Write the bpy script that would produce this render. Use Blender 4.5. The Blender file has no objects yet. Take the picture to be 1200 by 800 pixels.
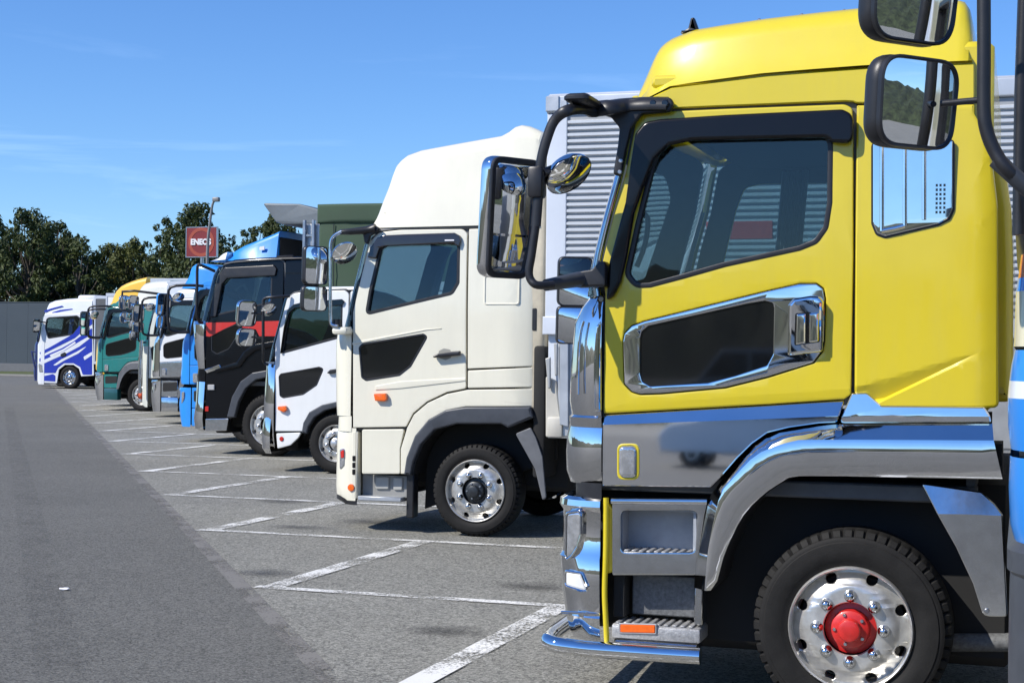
import bpy, bmesh, math, random
from mathutils import Vector, Matrix
from mathutils.noise import noise as pnoise
scene = bpy.context.scene
C = scene.collection
D = bpy.data
PI = math.pi

# ------------------------------------------------------------------ camera
cam_data = D.cameras.new('camera'); cam_data.lens = 55.5; cam_data.sensor_width = 36
cam_data.clip_start = 0.1; cam_data.clip_end = 3000
cam = D.objects.new('camera', cam_data); C.objects.link(cam)
_t, _y, _r = (1.578904, 0.313101, 0.012)
cam.matrix_world = Matrix.Translation((0, 0, 1.75)) @ Matrix.Rotation(_y, 4, 'Z') @ Matrix.Rotation(_t, 4, 'X') @ Matrix.Rotation(_r, 4, 'Z')
scene.camera = cam

# ------------------------------------------------------------------ light
SUN_TO = Vector((0.80, 0.75, -1.0)).normalized()          # direction the light travels
sun_el = math.asin(-SUN_TO.z); sun_az = math.atan2(-SUN_TO.x, -SUN_TO.y)
sd = D.lights.new('sun', 'SUN'); sd.energy = 4.6; sd.angle = math.radians(0.5); sd.color = (1.0, 0.95, 0.87)
so = D.objects.new('sun', sd); C.objects.link(so); so.location = (-20, -20, 30)
so.rotation_euler = SUN_TO.to_track_quat('-Z', 'Y').to_euler()
w = D.worlds.new('World'); scene.world = w; w.use_nodes = True
nt = w.node_tree; nt.nodes.clear()
def N(tree, t, **k):
    n = tree.nodes.new(t)
    for a, v in k.items():
        if a in n.inputs: n.inputs[a].default_value = v
        else: setattr(n, a, v)
    return n
wo = N(nt, 'ShaderNodeOutputWorld'); bg = N(nt, 'ShaderNodeBackground', Strength=0.086)
sky = N(nt, 'ShaderNodeTexSky', sky_type='NISHITA', sun_disc=False, sun_elevation=sun_el, sun_rotation=sun_az,
        altitude=0, air_density=1.0, dust_density=0.0, ozone_density=1.6)
tc = N(nt, 'ShaderNodeTexCoord'); mp = N(nt, 'ShaderNodeMapping')
mp.inputs['Scale'].default_value = (2.2, 2.2, 16)
nt.links.new(tc.outputs['Generated'], mp.inputs['Vector'])
cn = N(nt, 'ShaderNodeTexNoise', Scale=1.3, Detail=7, Roughness=0.62, Distortion=0.6)
nt.links.new(mp.outputs['Vector'], cn.inputs['Vector'])
cr = N(nt, 'ShaderNodeMapRange'); cr.inputs['From Min'].default_value = 0.52; cr.inputs['From Max'].default_value = 0.8
cr.inputs['To Max'].default_value = 0.5
nt.links.new(cn.outputs['Fac'], cr.inputs['Value'])
mx = N(nt, 'ShaderNodeMix', data_type='RGBA'); mx.inputs['B'].default_value = (9.5, 9.6, 9.8, 1)
sp = N(nt, 'ShaderNodeSeparateXYZ'); nt.links.new(tc.outputs['Generated'], sp.inputs[0])
lo_ = N(nt, 'ShaderNodeMapRange'); lo_.inputs['From Min'].default_value = .20; lo_.inputs['From Max'].default_value = .13; lo_.inputs['To Min'].default_value = .12
nt.links.new(sp.outputs['Z'], lo_.inputs['Value'])
cm_ = N(nt, 'ShaderNodeMath', operation='MULTIPLY'); nt.links.new(cr.outputs['Result'], cm_.inputs[0]); nt.links.new(lo_.outputs['Result'], cm_.inputs[1])
nt.links.new(cm_.outputs[0], mx.inputs['Factor']); nt.links.new(sky.outputs['Color'], mx.inputs['A'])
hs = N(nt, 'ShaderNodeHueSaturation', Saturation=1.12, Value=1.0)
nt.links.new(mx.outputs['Result'], hs.inputs['Color']); tn = N(nt, 'ShaderNodeVectorMath', operation='MULTIPLY'); tn.inputs[1].default_value = (0.71, 1.0, 1.46)
nt.links.new(hs.outputs['Color'], tn.inputs[0]); nt.links.new(tn.outputs['Vector'], bg.inputs['Color'])
nt.links.new(bg.outputs['Background'], wo.inputs['Surface'])
scene.view_settings.view_transform = 'Standard'; scene.view_settings.look = 'None'
scene.view_settings.exposure = 0.38; scene.view_settings.gamma = 1.0
scene.cycles.max_bounces = 8; scene.cycles.transparent_max_bounces = 12

# ------------------------------------------------------------------ materials
MATS = {}
def base(name):
    m = D.materials.new(name); m.use_nodes = True
    return m, m.node_tree, m.node_tree.nodes['Principled BSDF']
def mat(name, col, rough=0.5, metal=0.0, coat=0.0, var=0.12, scale=3.0, bump=0.0, bscale=60, spec=0.5, emit=None):
    """procedural principled: base colour broken up by noise, slightly uneven gloss, optional fine bump"""
    if name in MATS: return MATS[name]
    m, t, p = base(name)
    co = N(t, 'ShaderNodeTexCoord')
    nz = N(t, 'ShaderNodeTexNoise', Scale=scale, Detail=6, Roughness=0.65)
    t.links.new(co.outputs['Object'], nz.inputs['Vector'])
    mr = N(t, 'ShaderNodeMapRange'); mr.inputs['From Min'].default_value = 0.3; mr.inputs['From Max'].default_value = 0.7
    mr.inputs['To Min'].default_value = 1 - var; mr.inputs['To Max'].default_value = 1 + var * 0.6
    t.links.new(nz.outputs['Fac'], mr.inputs['Value'])
    mu = N(t, 'ShaderNodeVectorMath', operation='SCALE'); mu.inputs[0].default_value = col[:3]
    t.links.new(mr.outputs['Result'], mu.inputs['Scale']); t.links.new(mu.outputs['Vector'], p.inputs['Base Color'])
    r2 = N(t, 'ShaderNodeMapRange'); r2.inputs['To Min'].default_value = rough * 0.8; r2.inputs['To Max'].default_value = min(1, rough * 1.25)
    t.links.new(nz.outputs['Fac'], r2.inputs['Value']); t.links.new(r2.outputs['Result'], p.inputs['Roughness'])
    p.inputs['Metallic'].default_value = metal; p.inputs['Specular IOR Level'].default_value = spec
    p.inputs['Coat Weight'].default_value = coat; p.inputs['Coat Roughness'].default_value = 0.04
    if name.startswith('paint_'):     # road film: rain-streaked dust dulls the clear coat unevenly
        mpx = N(t, 'ShaderNodeMapping'); mpx.inputs['Scale'].default_value = (7, 7, .8); t.links.new(co.outputs['Object'], mpx.inputs['Vector'])
        n3 = N(t, 'ShaderNodeTexNoise', Scale=1.5, Detail=6, Roughness=0.7); t.links.new(mpx.outputs['Vector'], n3.inputs['Vector'])
        r3 = N(t, 'ShaderNodeMapRange'); r3.inputs['From Min'].default_value = .35; r3.inputs['From Max'].default_value = .75; r3.inputs['To Min'].default_value = .03; r3.inputs['To Max'].default_value = .2
        t.links.new(n3.outputs['Fac'], r3.inputs['Value']); t.links.new(r3.outputs['Result'], p.inputs['Coat Roughness'])
        m3 = N(t, 'ShaderNodeMix', data_type='RGBA'); m3.inputs['B'].default_value = (.22, .20, .17, 1)
        r4 = N(t, 'ShaderNodeMapRange'); r4.inputs['From Min'].default_value = .45; r4.inputs['From Max'].default_value = .85; r4.inputs['To Max'].default_value = .08
        t.links.new(n3.outputs['Fac'], r4.inputs['Value']); t.links.new(r4.outputs['Result'], m3.inputs['Factor'])
        t.links.new(mu.outputs['Vector'], m3.inputs['A']); t.links.new(m3.outputs['Result'], p.inputs['Base Color'])
    if bump:
        n2 = N(t, 'ShaderNodeTexNoise', Scale=bscale, Detail=3)
        t.links.new(co.outputs['Object'], n2.inputs['Vector'])
        b = N(t, 'ShaderNodeBump', Strength=bump, Distance=0.01)
        t.links.new(n2.outputs['Fac'], b.inputs['Height']); t.links.new(b.outputs['Normal'], p.inputs['Normal'])
        
    MATS[name] = m
    return m
def paint(name, col, var=0.05):
    return mat('paint_' + name, col, 0.38, 0, 0.75, var, 1.6, bump=0.012, bscale=5)
CHROME = mat('chrome', (0.80, 0.80, 0.80), 0.03, 1.0, 0, 0.05, 5, bump=0.006, bscale=5)
CHROME2 = mat('chrome_worn', (0.66, 0.67, 0.68), 0.13, 1.0, 0, 0.14, 14, bump=0.02, bscale=30)
ALLOY = mat('wheel_alloy', (0.62, 0.61, 0.58), 0.33, 0.75, 0, 0.18, 16, bump=0.02, bscale=40)
STEEL = mat('steel', (0.45, 0.46, 0.47), 0.35, 1.0, 0, 0.2, 8)
GALV = mat('galvanised', (0.5, 0.52, 0.54), 0.42, 0.6, 0, 0.15, 4)
ALU = mat('aluminium_box', (0.56, 0.59, 0.63), 0.4, 0.35, 0, 0.08, 2.5)
ALULT = mat('box_panel', (0.62, 0.66, 0.72), 0.45, 0.1, 0, 0.06, 1.5)
BLACK = mat('black_plastic', (0.018, 0.018, 0.02), 0.38, 0, 0, 0.25, 10, bump=0.06, bscale=300)
GLOSSBLACK = mat('black_gloss', (0.008, 0.008, 0.009), 0.06, 0, 0.5, 0.1, 6)
RUBBER = mat('rubber', (0.013, 0.0125, 0.012), 0.7, 0, 0, 0.45, 9, bump=0.12, bscale=120, spec=.25)
GUARD = mat('grey_plastic', (0.05, 0.055, 0.065), 0.42, 0, 0, 0.2, 6, bump=0.05, bscale=200)
MUDG = mat('mudguard_plastic', (0.12, 0.125, 0.135), 0.5, 0, 0, 0.2, 6)
DARK = mat('underbody', (0.012, 0.012, 0.012), 0.8, 0, 0, 0.4, 5)
TRIM = mat('cabin_trim', (0.11, 0.115, 0.12), 0.75, 0, 0, 0.2, 8)
SEAT = mat('seat_fabric', (0.20, 0.21, 0.22), 0.9, 0, 0, 0.25, 30, bump=0.2, bscale=250)
CURTAIN = mat('curtain_cloth', (0.25, 0.32, 0.38), 0.85, 0, 0, 0.2, 20)
ORANGE = mat('lamp_orange', (0.85, 0.14, 0.015), 0.12, 0, 0.6, 0.12, 60)
REDL = mat('lamp_red', (0.5, 0.02, 0.015), 0.12, 0, 0.6, 0.12, 60)
CLEAR = mat('lamp_clear', (0.70, 0.72, 0.74), 0.06, 0.8, 0.8, 0.3, 30, bump=0.08, bscale=45)
HUBRED = mat('hub_red', (0.55, 0.018, 0.015), 0.42, 0, 0.3, 0.2, 30)
HUBDK = mat('hub_dark', (0.03, 0.035, 0.04), 0.4, 0.3, 0, 0.3, 30)
MIRROR = mat('mirror_glass', (0.86, 0.88, 0.9), 0.012, 1.0, 0, 0.02, 3)
STEPIN = mat('step_grey', (0.30, 0.32, 0.35), 0.45, 0, 0, 0.12, 12)
TREAD = mat('step_tread', (0.42, 0.42, 0.42), 0.5, 0.5, 0, 0.3, 60, bump=0.3, bscale=150)
DUSTY = mat('dusty_metal', (0.14, 0.145, 0.15), 0.65, 0.2, 0, 0.45, 50, bump=0.2, bscale=160)
def glass(name, tint, refl=1.0):
    m, t, p = base(name); t.nodes.remove(p)
    out = t.nodes['Material Output']
    tr = N(t, 'ShaderNodeBsdfTransparent'); tr.inputs['Color'].default_value = (*tint, 1)
    gl = N(t, 'ShaderNodeBsdfGlossy', Roughness=0.015); gl.inputs['Color'].default_value = (refl, refl, refl, 1)
    co = N(t, 'ShaderNodeTexCoord'); nz = N(t, 'ShaderNodeTexNoise', Scale=2.5, Detail=2)
    t.links.new(co.outputs['Object'], nz.inputs['Vector'])
    b = N(t, 'ShaderNodeBump', Strength=0.01, Distance=0.02); t.links.new(nz.outputs['Fac'], b.inputs['Height'])
    t.links.new(b.outputs['Normal'], gl.inputs['Normal'])
    fr = N(t, 'ShaderNodeFresnel', IOR=1.5)
    mxs = N(t, 'ShaderNodeMixShader')
    t.links.new(fr.outputs['Fac'], mxs.inputs['Fac']); t.links.new(tr.outputs[0], mxs.inputs[1]); t.links.new(gl.outputs[0], mxs.inputs[2])
    t.links.new(mxs.outputs[0], out.inputs['Surface'])
    return m
GLASS = glass('side_glass', (0.58, 0.68, 0.70))
GLASSW = glass('windscreen_glass', (0.62, 0.74, 0.76))
SMOKE = glass('visor_smoke', (0.035, 0.035, 0.04))
DGLASS = mat('dark_glass', (0.006, 0.007, 0.008), 0.03, 0, 0.4, 0.05, 4)

def asphalt(name, dark, light, sc, patch):
    m, t, p = base(name)
    co = N(t, 'ShaderNodeTexCoord')
    a = N(t, 'ShaderNodeTexVoronoi', Scale=sc); n1 = N(t, 'ShaderNodeTexNoise', Scale=sc * 1.6, Detail=4, Roughness=0.7)
    n2 = N(t, 'ShaderNodeTexNoise', Scale=0.35, Detail=8, Roughness=0.65); n3 = N(t, 'ShaderNodeTexNoise', Scale=7, Detail=4, Roughness=0.7)
    for x in (a, n1, n2, n3): t.links.new(co.outputs['Object'], x.inputs['Vector'])
    r1 = N(t, 'ShaderNodeMapRange'); r1.inputs['From Min'].default_value = 0.36; r1.inputs['From Max'].default_value = 0.66
    t.links.new(n1.outputs['Fac'], r1.inputs['Value'])
    vc = N(t, 'ShaderNodeSeparateColor'); t.links.new(a.outputs['Color'], vc.inputs['Color'])
    mxv = N(t, 'ShaderNodeMath', operation='MULTIPLY_ADD'); mxv.inputs[1].default_value = 0.55
    ad = N(t, 'ShaderNodeMath', operation='MULTIPLY'); ad.inputs[1].default_value = 0.5
    t.links.new(r1.outputs['Result'], ad.inputs[0]); t.links.new(vc.outputs[0], mxv.inputs[0]); t.links.new(ad.outputs[0], mxv.inputs[2])
    cm = N(t, 'ShaderNodeMix', data_type='RGBA'); cm.inputs['A'].default_value = (*dark, 1); cm.inputs['B'].default_value = (*light, 1)
    t.links.new(mxv.outputs[0], cm.inputs['Factor'])
    pm = N(t, 'ShaderNodeMath', operation='MULTIPLY_ADD'); pm.inputs[1].default_value = 0.65
    p3 = N(t, 'ShaderNodeMath', operation='MULTIPLY'); p3.inputs[1].default_value = 0.35
    t.links.new(n3.outputs['Fac'], p3.inputs[0]); t.links.new(n2.outputs['Fac'], pm.inputs[0]); t.links.new(p3.outputs[0], pm.inputs[2])
    pr = N(t, 'ShaderNodeMapRange'); pr.inputs['From Min'].default_value = 0.32; pr.inputs['From Max'].default_value = 0.68
    pr.inputs['To Min'].default_value = 1 - patch; pr.inputs['To Max'].default_value = 1 + patch
    t.links.new(pm.outputs[0], pr.inputs['Value'])
    sc_ = N(t, 'ShaderNodeVectorMath', operation='SCALE')
    t.links.new(cm.outputs['Result'], sc_.inputs[0]); t.links.new(pr.outputs['Result'], sc_.inputs['Scale'])
    t.links.new(sc_.outputs['Vector'], p.inputs['Base Color'])
    p.inputs['Roughness'].default_value = 0.85; p.inputs['Specular IOR Level'].default_value = 0.3
    b = N(t, 'ShaderNodeBump', Strength=0.8, Distance=0.010); t.links.new(mxv.outputs[0], b.inputs['Height'])
    t.links.new(b.outputs['Normal'], p.inputs['Normal'])
    return m
BAY = asphalt('bay_asphalt', (0.036, 0.035, 0.031), (0.44, 0.43, 0.375), 64, 0.18)
LANE = asphalt('lane_asphalt', (0.036, 0.035, 0.032), (0.265, 0.260, 0.232), 80, 0.14)
def lineprint(name, col, worn):
    m, t, p = base(name)
    co = N(t, 'ShaderNodeTexCoord'); n1 = N(t, 'ShaderNodeTexNoise', Scale=60, Detail=3, Roughness=0.6); n2 = N(t, 'ShaderNodeTexNoise', Scale=2.2, Detail=4)
    for x in (n1, n2): t.links.new(co.outputs['Object'], x.inputs['Vector'])
    s = N(t, 'ShaderNodeMath', operation='ADD'); t.links.new(n1.outputs['Fac'], s.inputs[0]); t.links.new(n2.outputs['Fac'], s.inputs[1])
    r = N(t, 'ShaderNodeMapRange'); r.inputs['From Min'].default_value = worn - 0.09; r.inputs['From Max'].default_value = worn + 0.09
    t.links.new(s.outputs[0], r.inputs['Value']); t.links.new(r.outputs['Result'], p.inputs['Alpha'])
    p.inputs['Base Color'].default_value = (*col, 1); p.inputs['Roughness'].default_value = 0.7
    return m
LINE = lineprint('line_paint', (0.66, 0.655, 0.62), 0.965)
SEAM = lineprint('edge_concrete', (0.175, 0.165, 0.145), 0.93)

# ------------------------------------------------------------------ helpers
def tag(o, label=None, cat=None, group=None, kind=None):
    if label: o['label'] = label
    if cat: o['category'] = cat
    if group: o['group'] = group
    if kind: o['kind'] = kind
    return o
def empty(name, loc, label, cat, group=None):
    o = D.objects.new(name, None); C.objects.link(o); o.location = loc; o.empty_display_size = 0.3
    return tag(o, label, cat, group)
def link(name, me, m, parent=None, loc=None):
    o = D.objects.new(name, me); C.objects.link(o)
    if m is not None and len(me.materials) == 0: me.materials.append(m)
    if parent: o.parent = parent
    if loc: o.location = loc
    return o
def finish(bm, name, smooth=30, recalc=True):
    if recalc: bmesh.ops.recalc_face_normals(bm, faces=bm.faces[:])
    me = D.meshes.new(name); bm.to_mesh(me); bm.free()
    if smooth:
        me.polygons.foreach_set('use_smooth', [True] * len(me.polygons))
        me.set_sharp_from_angle(angle=math.radians(smooth))
    return me
def rp(pts, r, n=4):
    """round the corners of a closed polygon; r a number or a list of one radius per corner"""
    out = []; L = len(pts)
    for i in range(L):
        p = Vector(pts[i]); a = Vector(pts[i - 1]) - p; b = Vector(pts[(i + 1) % L]) - p
        rr = r[i] if isinstance(r, (list, tuple)) else r
        la, lb = a.length, b.length
        if rr <= 0 or la < 1e-5 or lb < 1e-5: out.append(tuple(p)); continue
        ang = a.angle(b)
        if ang > 2.95: out.append(tuple(p)); continue
        d = min(rr / math.tan(ang / 2), la * 0.48, lb * 0.48)
        s, e = p + a.normalized() * d, p + b.normalized() * d
        for k in range(n + 1):
            u = k / n
            out.append(tuple((1 - u) ** 2 * s + 2 * u * (1 - u) * p + u * u * e))
    return out
def rect(x0, z0, x1, z1): return [(x0, z0), (x1, z0), (x1, z1), (x0, z1)]
def circ(cx, cz, r, n=32, ph=0.0): return [(cx + r * math.cos(2 * PI * k / n + ph), cz + r * math.sin(2 * PI * k / n + ph)) for k in range(n)]
def panel_mesh(polys, y=0.0, t=0.03, bev=0.006, bres=0, warp=None, cell=0.0, cuts=(), xf=None, smooth=30):
    """solid plate standing in the x-z plane (polys = outlines and holes); front face at y, back at y+t"""
    cu = D.curves.new('tmp', 'CURVE'); cu.dimensions = '2D'; cu.fill_mode = 'BOTH'
    bev = min(bev, t * 0.45)
    cu.extrude = max(t / 2 - bev, 1e-4); cu.bevel_depth = bev; cu.bevel_resolution = bres; cu.offset = -bev
    for pts in polys:
        s = cu.splines.new('POLY'); s.points.add(len(pts) - 1)
        for p, q in zip(s.points, pts): p.co = (q[0], q[1], 0, 1)
        s.use_cyclic_u = True
    o = D.objects.new('tmp', cu); me = D.meshes.new_from_object(o)
    bm = bmesh.new(); bm.from_mesh(me)
    D.objects.remove(o); D.curves.remove(cu); D.meshes.remove(me)
    bmesh.ops.remove_doubles(bm, verts=bm.verts[:], dist=1e-5)
    for v in bm.verts: v.co = Vector((v.co.x, y + t / 2 - v.co.z, v.co.y))
    for (a, b) in cuts:
        n = Vector((b[1] - a[1], 0, a[0] - b[0])).normalized()
        bmesh.ops.bisect_plane(bm, geom=bm.verts[:] + bm.edges[:] + bm.faces[:], plane_co=(a[0], 0, a[1]), plane_no=n, dist=1e-4)
    if cell:
        xs = [v.co.x for v in bm.verts]; zs = [v.co.z for v in bm.verts]
        for k in range(1, int((max(xs) - min(xs)) / cell) + 1):
            bmesh.ops.bisect_plane(bm, geom=bm.verts[:] + bm.edges[:] + bm.faces[:], plane_co=(min(xs) + k * cell + .0013, 0, 0), plane_no=(1, 0, 0), dist=1e-4)
        for k in range(1, int((max(zs) - min(zs)) / cell) + 1):
            bmesh.ops.bisect_plane(bm, geom=bm.verts[:] + bm.edges[:] + bm.faces[:], plane_co=(0, 0, min(zs) + k * cell + .0017), plane_no=(0, 0, 1), dist=1e-4)
    if warp:
        for v in bm.verts: v.co.y += warp(v.co.x, v.co.z)
    if xf is not None: bmesh.ops.transform(bm, matrix=xf, verts=bm.verts[:])
    return finish(bm, 'panel', smooth)
def panel(name, polys, m, parent, y=0.0, t=0.03, **k):
    if polys and isinstance(polys[0][0], (int, float)): polys = [polys]
    o = link(name, panel_mesh(polys, y, t, **k), m, parent)
    if k.get('cell') or k.get('bres'):
        wn = o.modifiers.new('weighted_normal', 'WEIGHTED_NORMAL'); wn.keep_sharp = True
    return o
def add_box(bm, lo, hi, bev=0.0, seg=1, M=None):
    r = bmesh.ops.create_cube(bm, size=1.0); vs = r['verts']
    for v in vs: v.co = Vector([lo[i] + (v.co[i] + 0.5) * (hi[i] - lo[i]) for i in range(3)])
    if bev:
        es = list({e for v in vs for e in v.link_edges})
        r = bmesh.ops.bevel(bm, geom=es, offset=bev, segments=seg, affect='EDGES', profile=0.5)
        vs = list({v for f in r['faces'] for v in f.verts} | {v for v in vs if v.is_valid})
    if M is not None: bmesh.ops.transform(bm, matrix=M, verts=vs)
def box(name, lo, hi, m, parent, bev=0.01, seg=1, M=None):
    bm = bmesh.new(); add_box(bm, lo, hi, bev, seg, M)
    return link(name, finish(bm, name, 40), m, parent)
def smooth_path(pts, n=5):
    P = [Vector(p) for p in pts]; out = []
    for i in range(len(P) - 1):
        p0, p1, p2, p3 = P[max(i - 1, 0)], P[i], P[i + 1], P[min(i + 2, len(P) - 1)]
        for k in range(n):
            t = k / n
            out.append(0.5 * ((2 * p1) + (p2 - p0) * t + (2 * p0 - 5 * p1 + 4 * p2 - p3) * t * t + (3 * p1 - p0 - 3 * p2 + p3) * t ** 3))
    out.append(P[-1]); return out
def add_tube(bm, pts, r, n=10, squash=1.0):
    P = [Vector(p) for p in pts]; rad = r if isinstance(r, (list, tuple)) else [r] * len(P)
    if len(rad) != len(P): rad = [rad[0] + (rad[-1] - rad[0]) * i / (len(P) - 1) for i in range(len(P))]
    ref = None; rings = []
    for i, p in enumerate(P):
        d = (P[min(i + 1, len(P) - 1)] - P[max(i - 1, 0)]).normalized()
        if ref is None: ref = d.orthogonal().normalized()
        ref = (ref - d * ref.dot(d)).normalized(); bi = d.cross(ref)
        rings.append([bm.verts.new(p + (ref * math.cos(2 * PI * k / n) + bi * math.sin(2 * PI * k / n) * squash) * rad[i]) for k in range(n)])
    for a, b in zip(rings, rings[1:]):
        for k in range(n): bm.faces.new((a[k], a[(k + 1) % n], b[(k + 1) % n], b[k]))
    bm.faces.new(rings[0][::-1]); bm.faces.new(rings[-1])
def tube(name, pts, r, m, parent, n=10, sm=0, squash=1.0):
    bm = bmesh.new(); add_tube(bm, smooth_path(pts, sm) if sm else pts, r, n, squash)
    return link(name, finish(bm, name, 50), m, parent)
def loft_mesh(rings, closed=True, caps=True, smooth=35):
    bm = bmesh.new(); R = [[bm.verts.new(p) for p in r] for r in rings]; n = len(R[0])
    for a, b in zip(R, R[1:]):
        for k in range(n if closed else n - 1):
            bm.faces.new((a[k], a[(k + 1) % n], b[(k + 1) % n], b[k]))
    if caps:
        for r in (R[0][::-1], R[-1]):
            try: bm.faces.new(r)
            except ValueError: pass
    bmesh.ops.remove_doubles(bm, verts=bm.verts[:], dist=1e-5)
    return finish(bm, 'loft', smooth)
def loft(name, rings, m, parent, **k): return link(name, loft_mesh(rings, **k), m, parent)
def lathe_mesh(prof, n=48, axis='y', smooth=35, rim=None):
    """revolve (r, y) pairs about the y axis"""
    rings = []
    for k in range(n):
        a = 2 * PI * k / n; c, s = math.cos(a), math.sin(a)
        rings.append([(r * c, y, r * s) for r, y in (rim(prof, k) if rim else prof)])
    bm = bmesh.new(); R = [[bm.verts.new(p) for p in r] for r in rings]
    for i in range(n):
        a, b = R[i], R[(i + 1) % n]
        for j in range(len(prof) - 1):
            bm.faces.new((a[j], a[j + 1], b[j + 1], b[j]))
    bmesh.ops.remove_doubles(bm, verts=bm.verts[:], dist=1e-5)
    return finish(bm, 'lathe', smooth)
def lerp_tab(tab, x):
    if x <= tab[0][0]: return tab[0][1]
    for (a, b), (c, d) in zip(tab, tab[1:]):
        if x <= c: return b + (d - b) * (x - a) / (c - a)
    return tab[-1][1]

# ------------------------------------------------------------------ wheels
WCACHE = {}
def wheel_meshes(R, Rr):
    key = (round(R, 3), round(Rr, 3))
    if key in WCACHE: return WCACHE[key]
    wd = 0.27
    prof = [(Rr * .95, .05), (Rr * 1.0, .018), (Rr * 1.03, .004), (Rr + (R - Rr) * .18, -.006), (Rr + (R - Rr) * .22, -.010), (Rr + (R - Rr) * .45, -.014),
            (Rr + (R - Rr) * .66, -.010), (Rr + (R - Rr) * .69, -.004), (Rr + (R - Rr) * .74, -.003), (Rr + (R - Rr) * .77, .000), (Rr + (R - Rr) * .81, .003), (R - .030, .012), (R - .012, .022), (R - .003, .03),
            (R, .045), (R + .002, wd / 2), (R, wd - .045), (R - .012, wd - .02), (Rr + (R - Rr) * .5, wd + .012), (Rr, wd - .02)]
    def lug(prof, k):
        gap = k % 5 == 4
        return [((r - (.010 if gap and 11 <= j <= 14 else 0)), y + (.010 if gap and 11 <= j <= 13 else 0)) for j, (r, y) in enumerate(prof)]
    tyre = lathe_mesh(prof, 260, smooth=32, rim=lug)
    def dish(x, z):
        r = math.hypot(x, z) / Rr
        return lerp_tab([(.2, -.008), (.70, -.008), (.735, .006), (.80, .016), (.90, .045), (1, .05)], r)
    holes = [circ(Rr * .862 * math.cos(PI / 8 + k * PI / 4), Rr * .862 * math.sin(PI / 8 + k * PI / 4), Rr * .092, 14) for k in range(8)]
    rim = panel_mesh([circ(0, 0, Rr * .955, 64), circ(0, 0, Rr * .43, 48)] + holes, 0, .018, bev=.004, warp=dish, cell=Rr * .11, smooth=40)
    lip = lathe_mesh([(Rr * .90, .10), (Rr * .94, .05), (Rr * .955, .012), (Rr * .965, -.006), (Rr * .99, -.012), (Rr * 1.01, -.006), (Rr * 1.02, .012)], 72)
    hub = lathe_mesh([(.0, -.075), (Rr * .13, -.075), (Rr * .17, -.07), (Rr * .185, -.06), (Rr * .19, -.03), (Rr * .27, -.026), (Rr * .30, -.02), (Rr * .31, .0), (Rr * .32, .03), (Rr * .42, .035), (Rr * .43, .08)], 40)
    nut = lathe_mesh([(0, -.05), (.010, -.049), (.018, -.044), (.023, -.034), (.025, -.022), (.030, -.016), (.031, -.006)], 16, smooth=50)
    bolt = lathe_mesh([(0, -.036), (.007, -.036), (.009, -.033), (.010, -.02)], 8)
    drum = lathe_mesh([(0.02, .10), (Rr * .86, .10), (Rr * .88, .12), (Rr * .88, .26), (0.02, .26)], 32)
    WCACHE[key] = (tyre, rim, lip, hub, nut, bolt, drum)
    return WCACHE[key]
def recolor(me, m):
    key = (me.name, m.name)
    if key not in WCACHE:
        c = me.copy(); c.materials.clear(); c.materials.append(m); WCACHE[key] = c
    return WCACHE[key]
def wheel(root, x, y, R, Rr, rimmat=None, hubmat=None, detail=True, flip=False, ph=0.0, steer=0.0):
    tyre, rim, lip, hub, nut, bolt, drum = wheel_meshes(R, Rr)
    o = link('wheel', tyre, RUBBER, root, (x, y, R))
    o.rotation_euler = (0, 0, (PI if flip else 0) + steer)
    rimmat = rimmat or ALLOY; hubmat = hubmat or HUBDK
    if not detail: 
        link('brake_drum', drum, DARK, o); link('rim', recolor(rim, rimmat), None, o); return o
    link('rim', recolor(rim, rimmat), None, o); link('rim_lip', recolor(lip, rimmat), None, o)
    link('hub', recolor(hub, hubmat), None, o); link('brake_drum', drum, DARK, o)
    for k in range(8):
        a = PI / 2 + k * PI / 4 + ph
        link('wheel_nut', recolor(nut, CHROME2), None, o, (Rr * .54 * math.cos(a), 0, Rr * .54 * math.sin(a)))
    for k in range(5):
        a = PI / 2 + .35 + k * 2 * PI / 5
        link('hub_bolt', recolor(bolt, STEEL), None, o, (Rr * .245 * math.cos(a), 0, Rr * .245 * math.sin(a)))
    return o

# ------------------------------------------------------------------ truck pieces
def mirror(root, c, wd, h, ang, housing=None, depth=0.07, r=0.05, taper=0.0, split=None, frame=0.012, tilt=0.10):
    """a rear-view mirror: housing with rounded outline, glass pane set in its face; ang turns the face from the side to the rear"""
    M = Matrix.Translation(c) @ Matrix.Rotation(ang, 4, 'Z') @ Matrix.Rotation(tilt, 4, 'X')
    def outl(f): 
        a, b = wd / 2 - f, h / 2 - f
        return rp([(-a + taper * .4, -b), (a - taper, -b), (a, b), (-a, b)], max(r - f, .01), 9)
    ho = link('mirror_housing', panel_mesh([outl(0)], 0, depth, bev=depth * .4, bres=3, xf=M, smooth=50), housing or BLACK, root)
    link('mirror_frame', panel_mesh([outl(0.002), outl(frame)], -.014, .022, bev=.004, xf=M), BLACK, ho)
    if split:
        zz = -h / 2 + h * split
        full = outl(frame)
        up = [p for p in rp([(-wd / 2 + frame, zz + .006), (wd / 2 - frame, zz + .006), (wd / 2 - frame, h / 2 - frame), (-wd / 2 + frame, h / 2 - frame)], [.005, .005, r, r], 4)]
        lo = [p for p in rp([(-wd / 2 + frame + taper * .4, -h / 2 + frame), (wd / 2 - frame - taper, -h / 2 + frame), (wd / 2 - frame - taper * .1, zz - .006), (-wd / 2 + frame, zz - .006)], [r, r, .005, .005], 4)]
        polys = [up, lo]
    else: polys = [outl(frame)]
    def bow(x, z): return 0.22 * (x * x + z * z)
    for p in polys:
        link('mirror_glass', panel_mesh([p], -.011, .003, bev=0, warp=bow, cell=.03, xf=M, smooth=60), MIRROR, ho)
    return ho
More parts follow.
